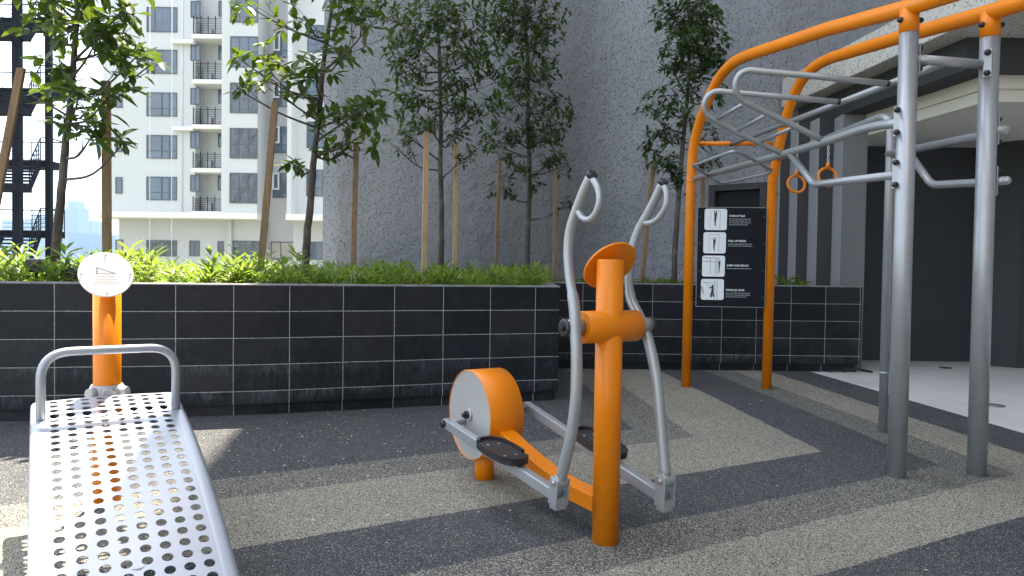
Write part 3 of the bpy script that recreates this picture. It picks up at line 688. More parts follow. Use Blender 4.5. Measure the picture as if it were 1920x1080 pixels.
# margins
aL, aR = -bw/2, 7.5*bw; rows = sorted(set([round(r_+o, 5) for r_ in range(NR) for o in (-.5, -.25*0-.5+.5*0)]+[NR-.5]+[round(r_+math.sin(2*math.pi*k/seg)/max(abs(math.sin(2*math.pi*k/seg)), abs(math.cos(2*math.pi*k/seg)))*.5, 5) for r_ in range(NR) for k in range(-2, 3)]))
def edgeprof(side):
    return [(0, 0), (.034, .001), (.044, .004), (.050, .010), (.053, .018), (.053, .045)]
for side in (-1, 1):
    pr = edgeprof(side); base_a = aL if side < 0 else aR; grid = []
    for t in rows:
        rowi = []
        for (dx, dz) in pr:
            if dx == 0 and dz == 0: rowi.append(vtx(base_a, t))
            else:
                p = bpt(base_a+side*dx, t); mb.v.append((p.x, p.y, p.z-dz)); rowi.append(len(mb.v)-1)
        grid.append(rowi)
    for i in range(len(grid)-1):
        for j in range(len(pr)-1):
            q_ = (grid[i][j], grid[i+1][j], grid[i+1][j+1], grid[i][j+1]); mb.f.append(q_ if side < 0 else q_[::-1]); mb.sm.append(True)
    if side < 0: gl = grid
    else: gr_ = grid
# far end and near end roll
for end, t0, sg in ((0, -.5, -1), (-1, NR-.5, 1)):
    topl = [vtx(c_*bw+o*bw, t0) for c_ in range(8) for o in (-.5, -.25*0)]
    al = []
    for c_ in range(8):
        for k in range(5):
            x = [-.5, -.2071, 0, .2071, .5][k]; al.append(round(c_*bw+x*bw, 5))
    al = sorted(set(al)); top = [gl[end][3], gl[end][2], gl[end][1]]+[vtx(a, t0) for a in al]+[gr_[end][1], gr_[end][2], gr_[end][3]]
    prev = top
    for (dt, dz) in ((.35, .004), (.5, .012), (.52, .05)):
        cur = []
        for k, vi in enumerate(prev if 0 else top):
            p = V(mb.v[vi]); mb.v.append(tuple(p+bv*sg*dt*bp-V((0, 0, dz)))); cur.append(len(mb.v)-1)
        for k in range(len(top)-1):
            q_ = (prev[k], prev[k+1], cur[k+1], cur[k]); mb.f.append(q_ if sg > 0 else q_[::-1]); mb.sm.append(True)
        prev = cur
board = mb.build('board', SILVERB, be); sm_ = board.modifiers.new('solid', 'SOLIDIFY'); sm_.thickness = .003; sm_.offset = -1; es_ = board.modifiers.new('split', 'EDGE_SPLIT'); es_.split_angle = R(35)
PB = V((-1.935, 3.44, 0))
mb = MB(); mb.tube([PB+V((0, 0, -.02)), PB+V((0, 0, 1.08))], .060, 36); mb.build('post', ORANGE, be)
mb = MB(); mb.tube([PB+V((0, 0, .50)), PB+V((0, 0, .515)), PB+V((0, 0, .555)), PB+V((0, 0, .575))], .07, 32, radii=[.070, .078, .078, .067])
for sg in (-1, 0, 1):
    q = PB+V((0, 0, .54))+(bv*math.cos(sg*.95)+bu*math.sin(sg*.95))*.072; dn = (bv*math.cos(sg*.95)+bu*math.sin(sg*.95)); mb.cyl(q, q+dn*.028, .030, .025, 20)
mb.build('collar', COLLAR, be)
# handle
hl_, hr_ = bpt(-.048, 3.4), bpt(7*bw+.048, 3.4)
tilt = V((0, 0, 0))
ztop = .775
hp = fil([hl_-V((0, 0, .04)), V((hl_.x, hl_.y, ztop)), V((hr_.x, hr_.y, ztop)), hr_-V((0, 0, .04))], .115, 10)
mb = MB(); mb.tube(hp, .0185, 20); mb.build('handle', SILVERB, be)
# supports under board
mb = MB(); c0 = bpt(bw*3.5, 1); mb.bar(PB+V((0, 0, .46))+bv*.03, bpt(bw*3.5, 5)-V((0, 0, .05)), .06, .04)
mb.build('support_arm', SILVER, be); mb = MB(); f0 = bpt(bw*3.5, 22); mb.tube([(f0.x, f0.y, 0), (f0.x, f0.y, f0.z-.01)], .03, 16); mb.build('foot', SILVER, be); mb = MB(); mb.tube([bpt(-.03, 3)-V((0, 0, .045)), bpt(7*bw+.03, 3)-V((0, 0, .045))], .014, 10)
mb.build('cross_brace', SILVER, be)
# disc sign
dn = (bv*math.cos(R(27))+V((0, 0, math.sin(R(27))))).normalized(); dc = YP(199, 514, 3.37); dupv = (V((0, 0, 1))-dn*dn.z).normalized(); drt = dupv.cross(dn)
mb = MB(); mb.tube([dc-dn*.012, dc-dn*.002, dc], .114, 56, radii=[.113, .115, .113]); disc = mb.build('sign_disc', SIGNP, be)
def onplane(c, rt, up, n, x, y, e=.0012): return c+rt*x+up*y+n*e
def strip(mb, c, rt, up, n, x0, y0, x1, y1, wd, e=.0012):
    a = onplane(c, rt, up, n, x0, y0, e); b_ = onplane(c, rt, up, n, x1, y1, e); d = (b_-a).normalized(); s = n.cross(d)*wd/2
    mb.add([a-s, b_-s, b_+s, a+s], [(0, 1, 2, 3)])
def dashes(mb, c, rt, up, n, x0, x1, y, h, rnd):
    x = x0
    while x < x1-.002:
        wl = rnd.uniform(h*1.4, h*4.5); strip(mb, c, rt, up, n, x, y, min(x+wl, x1), y, h); x += wl+h*.7
mb = MB()
strip(mb, dc, drt, dupv, dn, -.037, .036, -.037, .000, .003); strip(mb, dc, drt, dupv, dn, -.037, .0015, .037, .0015, .002); strip(mb, dc, drt, dupv, dn, -.037, .032, .037, .003, .003)
sub('pictogram', mb, INK, disc)
mb = MB(); rn = random.Random(3); dashes(mb, dc, drt, dupv, dn, -.032, .034, -.013, .005, rn)
for k, (a, b_) in enumerate([(-.05, .05), (-.045, .052), (-.052, .055)]): dashes(mb, dc, drt, dupv, dn, a, b_, -.029-.010*k, .003, rn)
dashes(mb, dc, drt, dupv, dn, -.04, .055, -.078, .003, rn)
for (a, b_, c_, d_) in ((-.055, .055, .05, .055), (-.055, -.004, -.055, .055), (.05, -.004, .05, .055)): strip(mb, dc, drt, dupv, dn, a, b_, c_, d_, .0012)
sub('small_print', mb, INKL, disc)
for a in range(4):
    mb = MB(); q = dc+drt*.100*math.cos(a*math.pi/2)+dupv*.100*math.sin(a*math.pi/2); mb.cyl(q, q+dn*.003, .0035, n=10); sub('screw', mb, STEEL, disc)

# ================================================================ ELLIPTICAL TRAINER
P0 = G(1135, 1015); S0 = G(908, 896); eb = (P0-S0).normalized(); ea = V((-eb.y, eb.x, 0)); ZU = V((0, 0, 1))
et = empty('elliptical_trainer', P0, 'orange outdoor cross trainer with grey swinging arms and drum flywheel', 'exercise machine')
mb = MB(); mb.tube([P0-ZU*.02, P0+ZU*1.20], .0575, 40); mb.build('post', ORANGE, et)
HZ = ZU*.917
mb = MB(); mb.tube([P0+HZ-ea*.145, P0+HZ-ea*.142, P0+HZ+ea*.142, P0+HZ+ea*.145], .0675, 40, radii=[.064, .0675, .0675, .064]); mb.build('cross_tube', ORANGE, et)
# top plate
pn = (-eb*math.cos(R(40))+ZU*math.sin(R(40))).normalized(); pc = YP(1143, 497, 3.12)
mb = MB(); mb.tube([pc-pn*.008, pc-pn*.006, pc+pn*.001], .125, 56, radii=[.124, .126, .126]); tp = mb.build('top_plate', ORANGE, et)
mb = MB(); mb.tube([pc+pn*.0015, pc+pn*.006], .120, 48); sub('instruction_disc', mb, SIGNP, tp)
# flywheel drum
dcen = S0+ZU*.36; DR = .243
mb = MB(); mb.tube([dcen-ea*.103, dcen-ea*.1, dcen+ea*.1, dcen+ea*.103], DR, 80, radii=[DR-.004, DR, DR, DR-.004], caps=False)
mb.tube([dcen-ea*.103, dcen-ea*.0955], DR-.004, 80, r1=DR-.006, caps=False); mb.tube([dcen+ea*.0955, dcen+ea*.103], DR-.006, 80, r1=DR-.004, caps=False)
mb.build('drum_rim', ORANGE, et)
for sg in (-1, 1):
    mb = MB(); mb.tube([dcen+ea*sg*.080, dcen+ea*sg*.0975], DR-.0055, 72); mb.tube([dcen+ea*sg*.0975, dcen+ea*sg*.110], .034, 32); fo = mb.build('drum_face', paint('drum_face_grey', (.47, .465, .45), .32, .25, .03, 1.5), et)
    mb = MB(); q = dcen+ea*sg*.110; mb.tube([q, q+ea*sg*.014], .022, 24); mb.tube([q+ea*sg*.014, q+ea*sg*.030], .013, 6); sub('axle_nut', mb, BLACK, fo)
mb = MB(); mb.tube([S0-ZU*.02, S0+ZU*.18], .054, 36); mb.build('drum_foot', ORANGE, et)
# curved beam
bpix = [(925, 797), (950, 819), (975, 843), (1003, 868), (1033, 892), (1068, 914), (1125, 942)]
bpts = crom([PL(x, y, P0, eb) for x, y in bpix], 4); mb = MB(); hw, hh = .044, .035; vs = []
for i, p in enumerate(bpts):
    t_ = (bpts[min(i+1, len(bpts)-1)]-bpts[max(i-1, 0)]).normalized(); u_ = ea.cross(t_).normalized(); u_ = u_ if u_.z > 0 else -u_
    for a, b_ in ((-1, -1), (1, -1), (1, 1), (-1, 1)): vs.append(p+ea*a*hw+u_*b_*hh)
nb = len(bpts); mb.add(vs, [(4*i+k, 4*i+(k+1) % 4, 4*i+4+(k+1) % 4, 4*i+4+k) for i in range(nb-1) for k in range(4)]+[(0, 3, 2, 1), (4*nb-4, 4*nb-3, 4*nb-2, 4*nb-1)])
mb.build('curved_beam', ORANGE, et, .004)
arms = {-1: dict(path=[(1108, 330), (1096, 355), (1083, 388), (1070, 428), (1065, 470), (1068, 520), (1074, 555), (1078, 590), (1079, 620), (1081, 660), (1081, 710), (1079, 755), (1072, 810), (1061, 860), (1050, 903)],
         loop=[(1110, 334), (1121, 352), (1124, 375), (1118, 398), (1106, 411), (1093, 409), (1085, 398), (1080, 396)], rear=(839, 794), front=(1046, 930), pin=(863, 778), ped=(944, 857)),
    1: dict(path=[(1242, 344), (1232, 366), (1216, 398), (1197, 432), (1185, 470), (1179, 520), (1183, 560), (1197, 590), (1208, 615), (1220, 655), (1231, 710), (1237, 770), (1242, 830), (1248, 900)],
         loop=[(1244, 346), (1250, 362), (1249, 385), (1238, 405), (1225, 416), (1212, 418), (1207, 414)], rear=(990, 763), front=(1246, 934), pin=(966, 772), ped=(1118, 838))}
for sg, A in arms.items():
    sp = P0+ea*sg*.205; pts = [PL(x, y, sp, eb) for x, y in A['path']]; pts = crom(pts, 4)
    rr = [.0195 if i < len(pts)*.42 else .0235 for i in range(len(pts))]
    mb = MB(); mb.tube(pts, .02, 18, radii=rr)
    lp = crom([PL(x, y, sp, eb) for x, y in A['loop']], 4); mb.tube(lp, .0135, 14)
    ao = mb.build('swing_arm', SILVER, et)
    d0 = (pts[0]-pts[1]).normalized(); mb = MB(); mb.tube([pts[0]-d0*.003, pts[0]+d0*.014, pts[0]+d0*.018], .022, 20, radii=[.0225, .0225, .017]); sub('end_cap', mb, BLACK, ao)
    hub = P0+HZ; mb = MB(); mb.tube([hub+ea*sg*.144, hub+ea*sg*.226], .0335, 32); hb = mb.build('hub', SILVER, et)
    mb = MB(); mb.tube([hub+ea*sg*.226, hub+ea*sg*.236, hub+ea*sg*.239], .035, 28, radii=[.0365, .0365, .028]); mb.tube([hub+ea*sg*.239, hub+ea*sg*.252], .012, 6); sub('hub_cap', mb, BLACK, hb)
    r0 = PL(*A['rear'], sp, eb); r1_ = PL(*A['front'], sp, eb); bd = (r1_-r0).normalized(); bu_ = ea.cross(bd); bu_ = bu_ if bu_.z > 0 else -bu_
    mb = MB(); mb.bar(r0-bd*.02, r1_, .042, .05, ea); fb = mb.build('foot_bar', SILVER, et, .005)
    # fork and end block
    top = pts[-1]; mb = MB()
    for q in (-1, 1): mb.bar(r1_+ea*q*.029+ZU*-.035, top+ea*q*.029+ZU*.018, .006, .06, ea)
    mb.box(r1_+bd*.0-ZU*.028, (.05, .052, .05), (eb, ea, ZU)); mb.cyl(top-ea*.026, top+ea*.026, .028, n=20); mb.build('fork', STEEL if 0 else SILVER, et, .004)
    mb = MB(); mb.cyl(top-ea*.043, top+ea*.043, .009, n=6); mb.cyl(top-ea*.038, top-ea*.033, .015, n=20); mb.cyl(top+ea*.033, top+ea*.038, .015, n=20); mb.build('pivot_bolt', CHAINM, et)
    # crank pin from the drum face out to the bar
    mb = MB(); mb.tube([r0+ea*(-sg)*.11, r0+ea*sg*.006], .017, 20); cp = mb.build('crank_pin', SILVER, et)
    mb = MB(); q = r0+ea*sg*.022; mb.tube([q, q+ea*sg*.012, q+ea*sg*.018], .02, 24, radii=[.021, .021, .013]); sub('crank_cap', mb, BLACK, cp)
    # pedal
    pcn = PL(*A['ped'], sp, eb); pcn = r0+bd*((pcn-r0).dot(bd))+bu_*.034-ea*sg*(-.012)
    def oval(L_, W_, n_=40):
        o = []
        for k in range(n_):
            a = 2*math.pi*k/n_; c_, s2 = math.cos(a), math.sin(a); o.append((L_*math.copysign(abs(c_)**.75, c_), W_*math.copysign(abs(s2)**.75, s2)))
        return o
    mb = MB(); o = oval(.172, .084); n_ = len(o)
    vs = [pcn+bd*x+ea*y for x, y in o]+[pcn+bd*x+ea*y+bu_*.018 for x, y in o]
    mb.add(vs, [tuple(range(n_)), tuple(range(n_, 2*n_))[::-1]]+[(i, (i+1) % n_, n_+(i+1) % n_, n_+i) for i in range(n_)])
    pe = mb.build('pedal', RUBBERK, et)
    mb = MB(); inn = oval(.156, .070)
    def rim(i0, i1):
        for i in range(i0, i1):
            i = i % n_; j = (i+1) % n_; q_ = []
            for (x, y), z in ((o[i], .0175), (inn[i], .0175), (inn[j], .0175), (o[j], .0175), (o[i], .032), (inn[i], .032), (inn[j], .032), (o[j], .032)): q_.append(pcn+bd*x+ea*y+bu_*z)
            mb.add(q_, [(4, 5, 6, 7), (0, 4, 7, 3), (1, 2, 6, 5), (0, 1, 5, 4), (3, 7, 6, 2)])
    for ra in (((8, 25), (27, 45)) if sg < 0 else ((-5, 13), (15, 33))):
        mb = MB(); rim(*ra); sub('pedal_rim', mb, BLACK, pe)
    for x in (-.08, .08):
        for y in (-.03, .03): mb = MB(); q = pcn+bd*x+ea*y+bu_*.018; mb.cyl(q, q+bu_*.003, .007, n=12); sub('pedal_bolt', mb, CHAINM, pe)

# ================================================================ PULL-UP RIG
PA, PBt, PC, PD, PE_ = G(1681, 893), G(1831, 890), G(1655, 810), G(1286, 725), G(1437, 729)
dAD = (PD-PA); dBE = (PE_-PBt)
rg = empty('pull_up_rig', (PA+PE_)/2, 'orange and grey pull-up rig with ladder bars and exercise sign board', 'exercise frame')
railA = [(1286, 726), (1297, 340), (1300, 280), (1315, 220), (1345, 152), (1375, 118), (1402, 104), (1550, 55), (1700, 15), (1790, -14)]
railB = [(1437, 730), (1453, 340), (1463, 265), (1480, 203), (1500, 156), (1528, 125), (1560, 108), (1700, 66), (1860, 22), (1950, -5)]
for lst, p_, d_ in ((railA, PA, dAD), (railB, PBt, dBE)):
    P = [PL(x, y, p_, d_) for x, y in lst]; P[1].x, P[1].y = P[0].x+.004, P[0].y-.02
    ext = P[-1]+(P[-1]-P[-2]).normalized()*1.6
    mid = crom(P[1:7], 5); path = [P[0]-V((0, 0, .02))]+mid+[P[7], P[8], P[9], ext]
    mb = MB(); mb.tube(path, .047, 24); o = mb.build('arched_rail', ORANGE, rg)
    mb = MB(); q = P[1]; mb.tube([q-V((0, 0, .012)), q+V((0, 0, .012))], .0485, 24); sub('joint_sleeve', mb, ORANGE, o)
def Pz(p, z): return V((p.x, p.y, z))
for p_ in (PA, PBt):
    mb = MB(); mb.tube([Pz(p_, -.02), Pz(p_, 2.515)], .0505, 32); mb.build('post', SILVER, rg)
    mb = MB(); mb.tube([Pz(p_, 2.515), Pz(p_, 2.66)], .0515, 32); o = mb.build('tee_socket', ORANGE, rg)
    for sg in (-1, 1): mb = MB(); q = Pz(p_, 2.585)+V((sg*.05, -.012, 0)); mb.cyl(q, q+V((sg*.012, 0, 0)), .016, n=16); mb.ball(q+V((sg*.012, 0, 0)), .014, 10); sub('bolt', mb, BLACK, o)
mids = (Pz(PD, 2.43)+Pz(PE_, 2.43))/2; midf = (Pz(PA, 2.375)+Pz(PBt, 2.365))/2
mb = MB(); mb.tube([Pz(PD, 2.435), Pz(PE_, 2.435)], .022, 18); mb.build('rear_crossbar', ORANGE, rg)
mb = MB(); mb.tube([Pz(PA, 2.375), Pz(PBt, 2.36)], .027, 20); mb.build('front_crossbar', SILVER, rg)
mb = MB(); mb.tube([mids, midf], .022, 18); o = mb.build('spine_tube', SILVER, rg)
mb = MB(); d_ = (midf-mids).normalized(); mb.tube([mids-d_*.005, mids+d_*.03], .024, 18); sub('end_cap', mb, BLACK, o)
# left rail and right rail
LR = [PL(x, y, PA, dAD) for x, y in ((1303, 332), (1480, 286), (1560, 262), (1610, 244), (1650, 234), (1692, 231))]
LR[0].z = 2.07
mb = MB(); mb.tube(fil(LR, .12, 4), .0275, 20); mb.build('side_bar', SILVER, rg)
z2 = 2.28; C2 = V((PC.x, PC.y, 0)); e0 = Pz(PE_, 2.265)
mb = MB(); mb.tube(fil([e0, Pz(C2, 2.325), Pz(C2, -.02)], .16, 10), .031, 22); mb.build('bent_post', SILVER, rg)
mb = MB(); mb.tube([Pz(C2, .43), Pz(C2, .445)], .0325, 22); mb.build('joint_sleeve', SILVER, rg)
# dip bars left
q0 = PL(1482, 290, PA, dAD); q1 = PL(1526, 346, PA, dAD); q2 = Pz(PA, 1.725)
mb = MB(); mb.tube(fil([q0, q1, q2], .05, 6), .0245, 18); mb.build('dip_bar', SILVER, rg)
# right side parallel bar and dip bar
off = V((.062, -.0, 0)); bE = V((.05, -.005, 0))
B0 = Pz(PBt, 1.995)+V((.105, -.06, 0)); Cq = Pz(C2, 2.03)+V((-.01, .05, 0))
def dome_tube(mb, pts, r_, end0=False, end1=False):
    mb.tube(pts, r_, 18)
    if end0: mb.ball(pts[0], r_*1.0, 14)
    if end1: mb.ball(pts[-1], r_*1.0, 14)
mb = MB(); dome_tube(mb, fil([V((PBt.x+.02, PBt.y+.01, 1.99)), V((PBt.x+.10, PBt.y-.02, 1.99)), V((PBt.x+.11, PBt.y+.05, 1.99)), Pz(C2, 2.03)+V((-.012, .0, 0))], .03, 5), .0265, False, True); mb.build('side_bar', SILVER, rg)
lineB = Pz(C2, 0)-Pz(PBt, 0)
w0 = PL(1708, 292, PBt, lineB); w1 = PL(1747, 347, PBt, lineB); w2 = V((PBt.x+.10, PBt.y-.03, 1.70))
mb = MB(); dome_tube(mb, fil([w0, w1, V((PBt.x+.055, PBt.y+.05, 1.70)), w2], .06, 5), .0245, False, True); mb.build('dip_bar', SILVER, rg)
# flanges with bolts
def flange(c, hgt, n_):
    s_ax = V((n_.y, -n_.x, 0)); mb = MB(); mb.box(c, (.008, .045, hgt), (n_, s_ax, V((0, 0, 1)))); f = mb.build('flange', STEEL if 0 else SILVER, rg, .006)
    for sg in (-1, 1): mb = MB(); q = c+V((0, 0, sg*(hgt/2-.022)))+n_*.004; mb.cyl(q, q+n_*.012, .017, n=16); mb.ball(q+n_*.012, .0155, 10); sub('bolt', mb, BLACK, f)
nl = V((-.85, .25, 0)).normalized(); nf = V((-.45, -.9, 0)).normalized()
flange(Pz(PA, 2.02)+V((-.052, -.005, 0))*1.0, .17, V((-.75, -.66, 0)).normalized()); flange(Pz(PA, 1.725)+V((-.052, -.005, 0)), .17, V((-.75, -.66, 0)).normalized())
flange(Pz(PBt, 2.36)+V((-.035, -.040, 0)), .16, V((-.66, -.75, 0)).normalized()); flange(Pz(PA, 2.375)+V((.053, 0, 0)), .16, V((1, .1, 0)).normalized())
flange(Pz(PBt, 1.99)+V((.053, 0, 0)), .17, V((1, .1, 0)).normalized()); flange(Pz(PBt, 1.70)+V((.053, 0, 0)), .17, V((1, .1, 0)).normalized())
# climbing loops
def depthpath(lst): return [YP(x, y, d) for x, y, d in lst]
loop2 = [(1570, 191, 5.16), (1450, 180, 5.22), (1372, 173, 5.27), (1345, 171, 5.29), (1328, 179, 5.31), (1320, 197, 5.33), (1325, 213, 5.35), (1338, 224, 5.36), (1365, 239, 5.38), (1410, 262, 5.41), (1466, 288, 5.44)]
loop1 = [(1662, 157, 4.58), (1530, 143, 4.66), (1430, 134, 4.72), (1403, 132, 4.74), (1386, 141, 4.76), (1379, 160, 4.78), (1383, 178, 4.80), (1395, 190, 4.82), (1430, 208, 4.85), (1480, 232, 4.88), (1541, 262, 4.92)]
for lp in (loop2, loop1):
    P = depthpath(lp); mb = MB(); mb.tube([P[0]]+crom(P[1:], 4), .0205, 18); o = mb.build('climbing_loop', SILVER, rg)
    mb = MB(); d_ = (P[0]-P[1]).normalized(); mb.tube([P[0]-d_*.004, P[0]+d_*.02], .019, 16); sub('end_cap', mb, BLACK, o)
for a, b_ in (((1345, 223, 5.36), (1394, 195, 4.83)), ((1384, 244, 5.39), (1438, 215, 4.86)), ((1426, 266, 5.42), (1490, 238, 4.89))):
    mb = MB(); mb.tube([YP(*a), YP(*b_)], .0125, 12); mb.build('rung', SILVER, rg)
q = [G(1298, 311, 2.06), G(1375, 283, 2.06), G(1390, 287, 2.06), G(1447, 319, 2.06), G(1442, 325, 2.06), G(1352, 344, 2.06)]
mb = MB(); mb.tube(fil([(q[0]+q[5])/2]+[q[0], q[1], q[2], q[3], q[4], q[5]]+[(q[0]+q[5])/2], .06, 4), .013, 12); mb.build('hand_grip_frame', SILVER, rg)
for p_ in (PD, PE_):
    for sg in (-1, 1): c = Pz(p_, 1.93)+V((sg*.047, -.01, 0)); mb = MB(); mb.cyl(c, c+V((sg*.014, 0, 0)), .014, n=12); mb.build('frame_bolt', BLACK, rg)
# rings
for px, py, d, lab in ((1493, 345, 6.64, 'orange gym ring on the shorter visible chain, left of the pair'), (1552, 332, 6.09, 'orange gym ring on the longer chain, half behind the grey dip bar')):
    c = YP(px, py, d); t = empty('gym_ring', c, lab, 'gym ring', 'gym rings hanging from the rig')
    mb = MB(); mb.tube([c+V((math.cos(a)*.078, math.sin(a)*.02, math.sin(a)*.078)) for a in [2*math.pi*k/36 for k in range(36)]], .0115, 12, closed=True); tp_ = c+V((0, 0, .088)); mb.cyl(tp_-V((0, 0, .012)), tp_+V((0, 0, .035)), .02, .014, 14); mb.build('ring', ORANGE, t)
    zt = 2.27; mb = MB(); k = 0; z = tp_.z+.03
    while z < zt:
        ln = []
        for j in range(12):
            a = 2*math.pi*j/12; r_ = math.cos(a)*.009; h = math.sin(a)*.017; ln.append(V((c.x+(r_ if k % 2 else 0), c.y+(0 if k % 2 else r_), z+h)))
        mb.tube(ln, .0032, 6, closed=True); z += .0255; k += 1
    mb.build('chain', CHAINM, t)
# sign board between D and E
dd = (PE_-PD).normalized(); sn = V((dd.y, -dd.x, 0)); s0 = PD+sn*.055
c00, c10, c11, c01 = [PL(x, y, s0, dd) for x, y in ((1303, 574), (1432, 578), (1441, 390), (1309, 387))]
W_ = ((c10-c00).length+(c11-c01).length)/2; H_ = ((c01-c00).length+(c11-c10).length)/2; sc0 = (c00+c10+c11+c01)/4
sright = dd.copy(); sup = V((0, 0, 1))
mb = MB(); mb.box(sc0-sn*.004, (W_, .008, H_), (sright, sn, sup)); sb = mb.build('sign_board', SIGNK, rg, .002)
mb = MB()
for a, b_, c_, d_ in ((-1, -1, 1, -1), (1, -1, 1, 1), (1, 1, -1, 1), (-1, 1, -1, -1)): strip(mb, sc0, sright, sup, sn, a*(W_/2-.003), b_*(H_/2-.003), c_*(W_/2-.003), d_*(H_/2-.003), .004)
sub('edge_line', mb, SIGNG, sb)
def sgn(px, py): q = PL(px, py, s0, dd)-sc0; return q.dot(sright), q.dot(sup)
def rrect(mb, x0, x1, y0, y1, r_, e):
    pts = []
    for cx, cy, a0_ in ((x1-r_, y1-r_, 0), (x0+r_, y1-r_, 90), (x0+r_, y0+r_, 180), (x1-r_, y0+r_, 270)):
        for k in range(6): a = R(a0_+90*k/5); pts.append(onplane(sc0, sright, sup, sn, cx+r_*math.cos(a), cy+r_*math.sin(a), e))
    mb.add(pts, [tuple(range(len(pts)))])
def blob(mb, cx, cy, pts, sc, e=.003): mb.add([onplane(sc0, sright, sup, sn, cx+x*sc, cy+y*sc, e) for x, y in pts], [tuple(range(len(pts)))])
hang = [(-.10, .95), (-.03, .93), (0, .60), (.08, .62), (.10, .93), (.17, .93), (.20, .55), (.16, .25), (.10, -.15), (.06, -.55), (.10, -.80), (0, -.88), (-.06, -.55), (-.12, -.15), (-.10, .30), (-.14, .60)]
xs = sgn(1342, 480)[0]
def text(s, x, y, h, parent):
    cu = bpy.data.curves.new('t', 'FONT'); cu.body = s; cu.size = h*1.38; cu.extrude = .0004; cu.offset = .0006
    o = bpy.data.objects.new('t', cu); COL.objects.link(o); bpy.context.view_layer.update()
    me = bpy.data.meshes.new_from_object(o.evaluated_get(bpy.context.evaluated_depsgraph_get())); COL.objects.unlink(o); bpy.data.objects.remove(o)
    mt = Matrix((sright, sup, sn)).transposed().to_4x4(); mt.translation = onplane(sc0, sright, sup, sn, x, y, .0016); me.transform(mt)
    me.materials.clear(); me.materials.append(SIGNW); ob = bpy.data.objects.new('lettering', me); COL.objects.link(ob); ob.parent = parent
rn = random.Random(5)
titles = [('CHIN UP BAR', 4), ('PULL UP RINGS', 2), ('JUMP AND REACH', 1), ('PARALLEL BARS', 3)]
for k in range(4):
    top = sgn(1342, 391.5+43.9*k)[1]; bot = sgn(1342, 431.5+43.6*k)[1]; xl = sgn(1320-k*1.6, 480)[0]; xr = xl+(sgn(1363, 480)[0]-sgn(1320, 480)[0])
    yk = 411+44*k; xl = sgn(1321-2.3*k, yk)[0]; xr = sgn(1363-2.0*k, yk)[0]
    mb = MB(); rrect(mb, xl, xr, bot, top, .022, .0014); po_ = mb.build('pictogram_panel', SIGNW, rg); po_.parent = sb; po_.matrix_parent_inverse = Matrix.Identity(4)
    cx, cy = (xl+xr)/2, (top+bot)/2; hh_ = (top-bot)/2; mb = MB()
    gx = MB()
    if k < 2:
        strip(gx, sc0, sright, sup, sn, cx-.05, cy+hh_*.78, cx+.045, cy+hh_*.78, .004, .0022)
        strip(gx, sc0, sright, sup, sn, cx-.05, cy+hh_*.8, cx-.053, cy-hh_*.8, .003, .0022); strip(gx, sc0, sright, sup, sn, cx+.045, cy+hh_*.8, cx+.04, cy-hh_*.85, .003, .0022)
        blob(mb, cx-.005, cy+(.008 if k == 0 else -.018), hang, hh_*(.82 if k == 0 else .72))
    elif k == 2:
        for yy in (.8, .45): strip(gx, sc0, sright, sup, sn, xl+.004, cy+hh_*yy, cx+.06, cy+hh_*(yy-.06), .007, .0022)
        for xx in (-.03, .02, .035): strip(gx, sc0, sright, sup, sn, cx+xx, cy+hh_*.8, cx+xx, cy-hh_*.75, .005, .0022)
        blob(mb, cx+.055, cy-.005, [(x*.6, y*.8) for x, y in hang], hh_*.9)
    else:
        for xx in (.02, .045): strip(gx, sc0, sright, sup, sn, cx+xx, cy+hh_*.85, cx+xx, cy-hh_*.95, .006, .0022)
        strip(gx, sc0, sright, sup, sn, xl+.01, cy+hh_*.7, cx+.03, cy+hh_*.6, .004, .0022)
        strip(gx, sc0, sright, sup, sn, xl+.008, cy+hh_*.3, xl+.02, cy-hh_*.35, .018, .0022); strip(gx, sc0, sright, sup, sn, xl+.03, cy+hh_*.7, cx-.02, cy+hh_*.35, .005, .0022)
        blob(mb, cx+.0, cy-.01, [(-.4, .35), (-.38, .2), (-.12, .3), (-.1, .1), (-.2, -.45), (-.25, -.75), (-.05, -.8), (0, -.45), (.1, -.75), (.25, -.7), (.14, -.3), (.13, .2), (.12, .55), (0, .7), (-.1, .55), (-.12, .42)], hh_*.85)
    sub('figure', mb, INK, sb); sub('drawn_frame', gx, SIGNG, sb)
    tt, nl_ = titles[k]; tx = sgn(1367-2.0*k, yk)[0]; ty = sgn(1380, 407.5+46*k-(1 if k == 0 else 0))[1]
    text(tt, tx, ty, .0185, sb); mb = MB()
    for j in range(nl_): dashes(mb, sc0, sright, sup, sn, tx, tx+(.235 if k else .21)*(.85 if j == nl_-1 and nl_ > 2 else 1)*(1 if k else 1), ty-.022-.019*j, .0065, rn)
    sub('small_print', mb, SIGNG, sb)
for sx_ in (-1, 1):
    for yy in (.40, .13, -.14, -.40): mb = MB(); q = sc0+sright*sx_*(W_/2-.03)+sup*H_*yy; mb.cyl(q-sn*.03, q+sn*.012, .014, n=14); mb.ball(q+sn*.012, .012, 10); sub('board_bolt', mb, BLACK, sb)

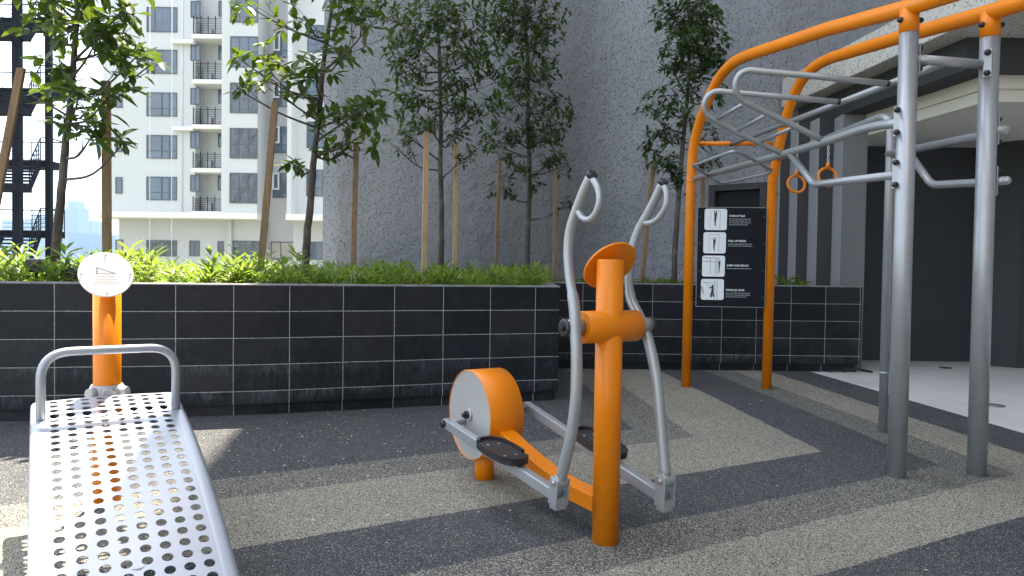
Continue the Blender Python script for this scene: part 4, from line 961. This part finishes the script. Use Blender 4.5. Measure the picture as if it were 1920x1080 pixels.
# ================================================================ SMALL THINGS
p = G(1864, 760.5, -.005); mb = MB(); mb.tube([(p.x, p.y, -.006), (p.x, p.y, .002)], .085, 32); t = mb.build('floor_drain', paint('drain_rim', (.22, .22, .215), .6, .3)); tag(t, 'round floor drain cover in the pale concrete right of the rig', 'drain')
mb = MB(); mb.tube([(p.x, p.y, .0018), (p.x, p.y, .0045)], .06, 28); sub('grate', mb, STEEL, t)
p = G(1773, 690, -.005); mb = MB(); mb.tube([(p.x, p.y, -.006), (p.x, p.y, .004)], .07, 24); tag(mb.build('floor_drain', paint('cap_dark', (.05, .05, .05), .7)), 'small dark round cap in the concrete floor inside the porch', 'drain')
pts = [G(x, y, .012) for x, y in ((1553, 697), (1560, 691), (1572, 688), (1590, 690), (1604, 689), (1610, 693), (1596, 693.5), (1578, 691.5), (1566, 692.5))]
pts = [V((a.x, min(a.y, 8.40+.0*i), .012+.035*math.sin(i*.8)**2)) for i, a in enumerate(pts)]
mb = MB(); mb.tube(crom(pts, 4), .008, 8); tag(mb.build('hose', RUBBERK), 'loose dark hose lying at the foot of the short planter', 'hose')
# fallen bits
mb = MB(); rn = random.Random(11)
for i in range(420):
    x = rn.uniform(-3.2, 3.2); y = rn.uniform(2.2, 7.5)
    if rn.random() < .55: x = rn.uniform(-2.2, .6); y = rn.uniform(3.2, 5.6)
    if y > 8.3 or (x < .45 and y > front_y(x)-.05): continue
    a = rn.random()*6.28; L_ = rn.uniform(.004, .012); wd = L_*.45; h = .004
    c_, s2 = math.cos(a), math.sin(a); mb.add([(x-c_*L_, y-s2*L_, h), (x+s2*wd, y-c_*wd, h+.003), (x+c_*L_, y+s2*L_, h+.001), (x-s2*wd, y+c_*wd, h+.004)], [(0, 1, 2, 3)])
tag(mb.build('fallen_petals', paint('petal', (.62, .58, .45), .8)), 'tiny pale fallen petals and chips scattered on the rubber floor', 'petals', kind='stuff')

hz = MB(); hz.span(-3400, 3400, -60, 2900, -33, 420); ho = hz.build('haze', bpy.data.materials.new('haze_air')); tag(ho, kind='stuff')
hm = ho.data.materials[0]; hm.use_nodes = True; t_ = hm.node_tree; t_.nodes.remove(t_.nodes['Principled BSDF']); pv = t_.nodes.new('ShaderNodeVolumePrincipled')
pv.inputs['Color'].default_value = (.42, .62, .90, 1); pv.inputs['Density'].default_value = .00028; pv.inputs['Anisotropy'].default_value = .3
t_.links.new(pv.outputs[0], t_.nodes['Material Output'].inputs['Volume'])
